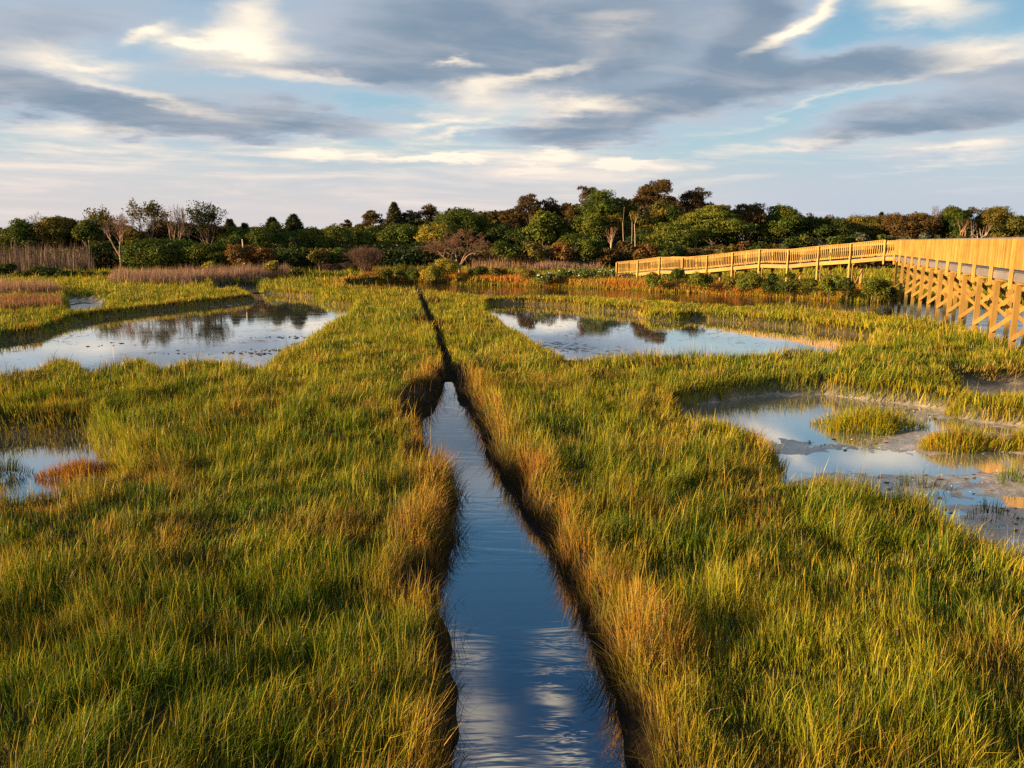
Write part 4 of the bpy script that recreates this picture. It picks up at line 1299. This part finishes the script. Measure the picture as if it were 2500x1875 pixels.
plant('leafy', 1327, 510, 86, 93, "sunlit green tree with round leaves below the central pines", col='bright', lobes=24, leaf=.22)
plant('leafy', 1382, 535, 60, 94, "green tree right of the sunlit round leaved tree", col='green')
plant('leafy', 1442, 517, 80, 93, "yellow green tree below the tallest green tree", col='bright', lobes=22)
plant('leafy', 1470, 459, 106, 101, "tallest green tree left of the umbrella pine", col='green', lobes=30)
plant('leafy', 1528, 477, 58, 102, "green tree in the dip left of the umbrella pine", col='green')
plant('leafy', 1494, 512, 66, 94, "olive tree left of the pale dead trunks", col='olive')
plant('leafy', 1566, 500, 66, 94, "olive green tree behind the pale dead trunks", col='olive')
plant('leafy', 1614, 474, 62, 97, "feathery olive tree in front of the umbrella pine", col='olive', leaf=.15)
plant('leafy', 1650, 495, 80, 96, "green tree between the two big pines", col='green')
plant('leafy', 1646, 540, 92, 88, "sunlit olive dome left of the layered green tree", col='bright', base=.0, lobes=24)
plant('layer', 1742, 493, 140, 93, "wide layered green tree with tiers of leaves", col='bright', base=.0, lobes=34)
plant('leafy', 1580, 560, 80, 92, "dark green tree behind the brown shrubs", col='dark')
plant('leafy', 1280, 560, 90, 95, "dark green tree in the shadow of the central pines", col='dark')
plant('leafy', 1400, 575, 90, 90, "dark green tree above the rust shrubs", col='green', base=0)
# pale dead trunks
plant('snag', 1526, 505, 10, 88, "leftmost of the tall pale dead trunks", "dead trunk", bark=PALE, r=.055, depth=2, group="pale dead trunks in the middle of the wood")
plant('snag', 1543, 518, 10, 88, "middle one of the tall pale dead trunks", "dead trunk", bark=PALE, r=.05, depth=1, lean=(.05, 0), group="pale dead trunks in the middle of the wood")
plant('snag', 1554, 522, 10, 87, "thickest and rightmost of the tall pale dead trunks", "dead trunk", bark=C(.36, .29, .22), r=.06, depth=1, lean=(-.05, 0), group="pale dead trunks in the middle of the wood")
plant('bare', 1493, 552, 30, 86, "small twisted bare trunk left of the tall dead trunks", "bare tree", bark=C(.36, .25, .18), limbs=3, depth=3)
# ---- shrubs in front of the wood
for (u, v, w, c, t, k) in (
    (1236, 577, 76, 'green', "grey green shrub right of the spreading bare tree", 'leafy'), (1298, 581, 74, 'olive', "olive shrub with bare twigs below the dark pines' shade", 'leafy'),
    (1370, 590, 70, 'rust', "rust coloured shrub with pink twigs above the pink reed strip", 'leafy'), (1446, 577, 84, 'green', "green shrub between the two rust coloured shrubs", 'leafy'),
    (1490, 600, 58, 'brown', "grey brown shrub right of the green one", 'leafy'), (1530, 575, 52, 'brown', "dark brown shrub at the foot of the dead trunks", 'leafy'),
    (1572, 589, 78, 'rust', "orange brown shrub above the ramp's low end", 'leafy'), (1640, 597, 94, 'dark', "dark green shrub behind the ramp's first bays", 'leafy'),
    (1700, 599, 34, 'brown', "small brown shrub behind the ramp", 'leafy'), (1768, 585, 60, 'olive', "olive shrub with pale twigs behind the ramp", 'leafy'),
    (1812, 577, 44, 'rust', "pinkish brown shrub right of the olive one", 'leafy'), (1850, 590, 60, 'dark', "dark shrub behind the level bay of the ramp", 'leafy'),
    (1882, 593, 36, 'olive', "small round olive shrub left of the grey reeds", 'leafy')):
    plant('shrub', u, v, w, 84, t, "shrub", col=c, leaf=.17)
# ---- right wood
plant('leafy', 1912, 496, 108, 108, "round green tree right of the flat brown pine", col='green', lobes=24)
plant('pine', 1972, 514, 40, 112, "small brown pine right of the round green tree", col='pine', base=.2)
plant('pine', 2022, 513, 64, 114, "brown treetops in the dip of the right wood", col='pine', base=.2)
plant('leafy', 1985, 532, 90, 108, "dark green tree below the small brown pines", col='dark')
plant('leafy', 2050, 535, 80, 108, "dark green tree behind the ramp's upper end", col='dark')
plant('leafy', 2105, 516, 92, 112, "olive domed tree above the boardwalk's corner", col='olive')
plant('cedar', 2152, 520, 22, 112, "small cedar tip right of the olive dome", col='cedar')
plant('leafy', 2195, 520, 86, 110, "wide brown tree left in the right wood", col='brown')
plant('leafy', 2252, 512, 86, 110, "wide brown tree second in the right wood", col='brown')
plant('bare', 2284, 500, 34, 112, "purple grey twiggy treetop above the brown trees", "bare tree", bark=C(.2, .16, .17), depth=4)
plant('leafy', 2330, 502, 86, 110, "green tree right of the brown trees", col='green')
plant('pine', 2374, 498, 54, 111, "dark pine above the white dead branches", col='pinegreen')
plant('leafy', 2440, 504, 100, 110, "large olive dome near the right edge", col='olive', lobes=26)
plant('leafy', 2500, 514, 70, 110, "dark tree cut by the right edge", col='dark')
plant('leafy', 2570, 512, 80, 112, "dark tree just past the right edge", col='dark')
plant('bare', 2352, 534, 26, 103, "bare orange trunks in front of the right wood", "bare tree", bark=C(.34, .22, .14), limbs=3, depth=2)
plant('bare', 2376, 536, 14, 104, "thin grey bare trunk in front of the right wood", "bare tree", bark=ASH, limbs=2, depth=2)
plant('bare', 2400, 549, 34, 100, "white dead branches rising from the right shrubs", "bare tree", bark=C(.5, .43, .36), limbs=3, depth=2)
sh = [(1960, 563, 'green'), (2000, 572, 'grey'), (2040, 566, 'green'), (2078, 562, 'green'), (2105, 556, 'grey'), (2145, 566, 'green'), (2180, 565, 'grey'), (2215, 567, 'grey'),
      (2255, 568, 'grey'), (2280, 570, 'green'), (2315, 565, 'olive'), (2350, 570, 'olive'), (2385, 570, 'grey'), (2425, 568, 'olive'), (2460, 565, 'olive'), (2497, 560, 'brown'), (1930, 575, 'dark')]
nmz = {'green': "green", 'grey': "grey green", 'olive': "olive", 'brown': "brown", 'dark': "dark green"}
wh = ["behind the ramp's upper end", "behind the ramp's last bays", "left above the boardwalk's corner", "just left of the boardwalk's corner", "tall, above the boardwalk's corner",
      "right above the boardwalk's corner", "over the first bay of the trestle railing", "over the third bay of the trestle railing", "over the fourth bay of the trestle railing", "below the purple grey treetop",
      "rounded, below the green tree", "at the foot of the orange trunks", "beside the white dead branches", "right of the white dead branches", "below the large olive dome", "at the right edge above the railing", "behind the ramp right of the grey reeds"]
for (u, v, c), t in zip(sh, wh):
    plant('shrub', u, v, 52, 92, nmz[c] + " shrub " + t, "shrub", col=c, leaf=.17, lobes=10)
# ---- bushes on the creek bank
for (u, v, w, Y, c, t) in (
    (1598, 659, 48, 60, 'bright', "dense green bush in front of the ramp's second bay"), (1655, 653, 54, 59.5, 'green', "taller green bush in front of the ramp's lower landing"),
    (1712, 664, 64, 57.5, 'bright', "low green bush under the ramp's fourth bay"), (1790, 668, 46, 56, 'olive', "olive tuft bush under the ramp's middle"),
    (1836, 662, 74, 54.5, 'bright', "green bush below the ramp's upper landing"), (1885, 664, 46, 53.5, 'dark', "dark bush right of the upper landing's posts"),
    (1930, 662, 50, 52.5, 'green', "green bush under the ramp's eighth bay"), (1978, 664, 44, 51.5, 'bright', "small green bush under the ramp's ninth bay"),
    (2028, 668, 58, 50.5, 'bright', "green bush under the last ramp bay"), (2072, 672, 40, 49.8, 'dark', "dark low bush left of the corner bush"),
    (2138, 665, 70, 48.5, 'bright', "bright green bush in front of the boardwalk's corner"), (2175, 690, 36, 48.5, 'dark', "dark bush at the first trestle pile"),
    (1093, 627, 72, 72, 'yellow', "sunlit yellow bush under the spreading bare tree"), (1050, 645, 56, 71, 'yellow', "yellow green bush left of the sunlit one"),
    (946, 650, 34, 73, 'green', "small green bush on the creek's left tip"), (978, 640, 40, 74, 'bright', "upright yellow green bush near the creek's left tip"),
    (1010, 652, 40, 73, 'green', "green bush between the creek tip and the yellow bush"), (1170, 652, 50, 72, 'green', "green bush right of the bare tree's foot"),
    (1215, 655, 46, 71, 'olive', "olive bush on the creek bank left of the blossoming shrubs"), (1290, 660, 40, 69, 'olive', "tan olive bush with dead twigs on the creek bank")):
    plant('shrub', u, v, w, Y, t, "shrub", col=c, leaf=.08, lobes=16)
fl = ["leftmost low shrub with white blossom on the bank", "second low shrub with white blossom from the left", "low white blossoming shrub below the pink reed strip", "white blossoming shrub left of the ramp's foot", "dark leaved white blossoming shrub at the ramp's foot"]
for (u, v, t) in zip((1330, 1375, 1420, 1455, 1490), (657, 656, 655, 657, 659), fl):
    plant('shrub', u, v, 48, 66.5, t, "shrub", col='flower', leaf=.08, lobes=10)

# ---- undergrowth and the far wood that closes the view
def mass(name, label, y0, y1, n, hmax, leaf, cols, seed, span=R(82)):
    rng = np.random.RandomState(seed)
    a = rng.uniform(-span / 2, span / 2, n); y = rng.uniform(y0, y1, n); x = y * np.tan(a)
    if name == "far_woods":                       # the wood stands farther off and higher in the middle
        ta = np.tan(a); u = 1250 + 1910 * ta
        y = np.interp(ta, [-.26, -.18], [112, 152]) + rng.uniform(0, 16, n); x = y * ta
        v = np.interp(u, [0, 800, 864, 1050, 1300, 1450, 1600, 1680, 1750, 1900, 2100, 2500], [560, 560, 556, 528, 503, 490, 474, 486, 512, 522, 538, 532])
        top = (2.7 + (590 - v) / 1910 * y) * (.74 + .36 * fbm(x * .25, y * .25, seed, 4))
    else:
        top = hmax * (.62 + .66 * fbm(x * .25, y * .25, seed, 4))
    zg = .45 + .3 * sstep(y, 85, 120)
    z = zg + top * rng.uniform(0, 1, n) ** .75
    pos = np.stack([x, y, z], 1)
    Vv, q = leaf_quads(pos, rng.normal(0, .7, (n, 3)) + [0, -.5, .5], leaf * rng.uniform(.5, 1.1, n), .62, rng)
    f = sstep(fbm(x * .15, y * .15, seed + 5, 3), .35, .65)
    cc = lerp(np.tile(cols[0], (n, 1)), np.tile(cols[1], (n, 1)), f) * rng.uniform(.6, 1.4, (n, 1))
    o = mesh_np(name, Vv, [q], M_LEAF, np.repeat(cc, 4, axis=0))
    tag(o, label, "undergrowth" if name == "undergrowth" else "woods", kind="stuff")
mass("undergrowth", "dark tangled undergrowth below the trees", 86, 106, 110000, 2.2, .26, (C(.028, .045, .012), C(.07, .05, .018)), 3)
mass("far_woods", "continuous dark wood far behind the trees", 112, 128, 150000, 3.5, .40, (C(.042, .052, .014), C(.075, .05, .018)), 4)

# ---- bits lying about
def debris(name, label, spots, size, col, seed, flat=.45):
    rng = np.random.RandomState(seed)
    n = len(spots)
    S = np.array(spots, np.float32)
    ico = np.array([(1, 0, 0), (-1, 0, 0), (0, 1, 0), (0, -1, 0), (0, 0, 1), (0, 0, -1)], np.float32)
    fc = np.array([(0, 2, 4), (2, 1, 4), (1, 3, 4), (3, 0, 4), (2, 0, 5), (1, 2, 5), (3, 1, 5), (0, 3, 5)])
    sc = size * rng.uniform(.4, 1.3, (n, 1, 1)) * np.concatenate([rng.uniform(.6, 1.8, (n, 1, 1)), rng.uniform(.5, 1, (n, 1, 1)), np.full((n, 1, 1), flat)], 2)
    Vv = (S[:, None, :] + ico[None] * sc + rng.normal(0, size * .12, (n, 6, 3))).reshape(-1, 3)
    q = ((np.arange(n) * 6)[:, None, None] + fc[None]).reshape(-1, 3)
    cc = np.repeat(col[None] * rng.uniform(.6, 1.3, (n, 1)), 6, axis=0)
    o = mesh_np(name, Vv, [q], M_BARK, cc)
    tag(o, label, "debris", kind="stuff")
rng = np.random.RandomState(8)
sp = []
for (u, v, su, sv, k) in ((600, 757, 30, 1.5, 40), (560, 765, 30, 1.2, 20), (250, 745, 25, 3, 9), (380, 764, 50, 3, 7), (640, 729, 45, 1.0, 34), (520, 762, 25, 2, 10), (427, 722, 3, 1, 2)):
    for _ in range(k):
        x, y = gd(u + rng.normal(0, su), v + rng.normal(0, sv), WZ); sp.append((x, y, WZ + .01))
debris("mud_lumps", "dark weed and mud lumps breaking the left pond's surface", sp, .055, C(.045, .032, .02), 2, .35)
sp = []
for _ in range(420):
    x, y = gd(rng.uniform(1500, 2212), rng.uniform(870, 1150), WZ)
    if sdist(np.array([x]), np.array([y]), POLYS['mud'][0])[0] < -.15: sp.append((x, y, gz(x, y) + .008))
debris("shell_bits", "pale broken shells scattered over the mudflat", sp[:130], .018, C(.75, .72, .65), 3)
debris("weed_bits", "dark weed scraps scattered over the mudflat", sp[130:], .035, C(.05, .04, .025), 4, .25)
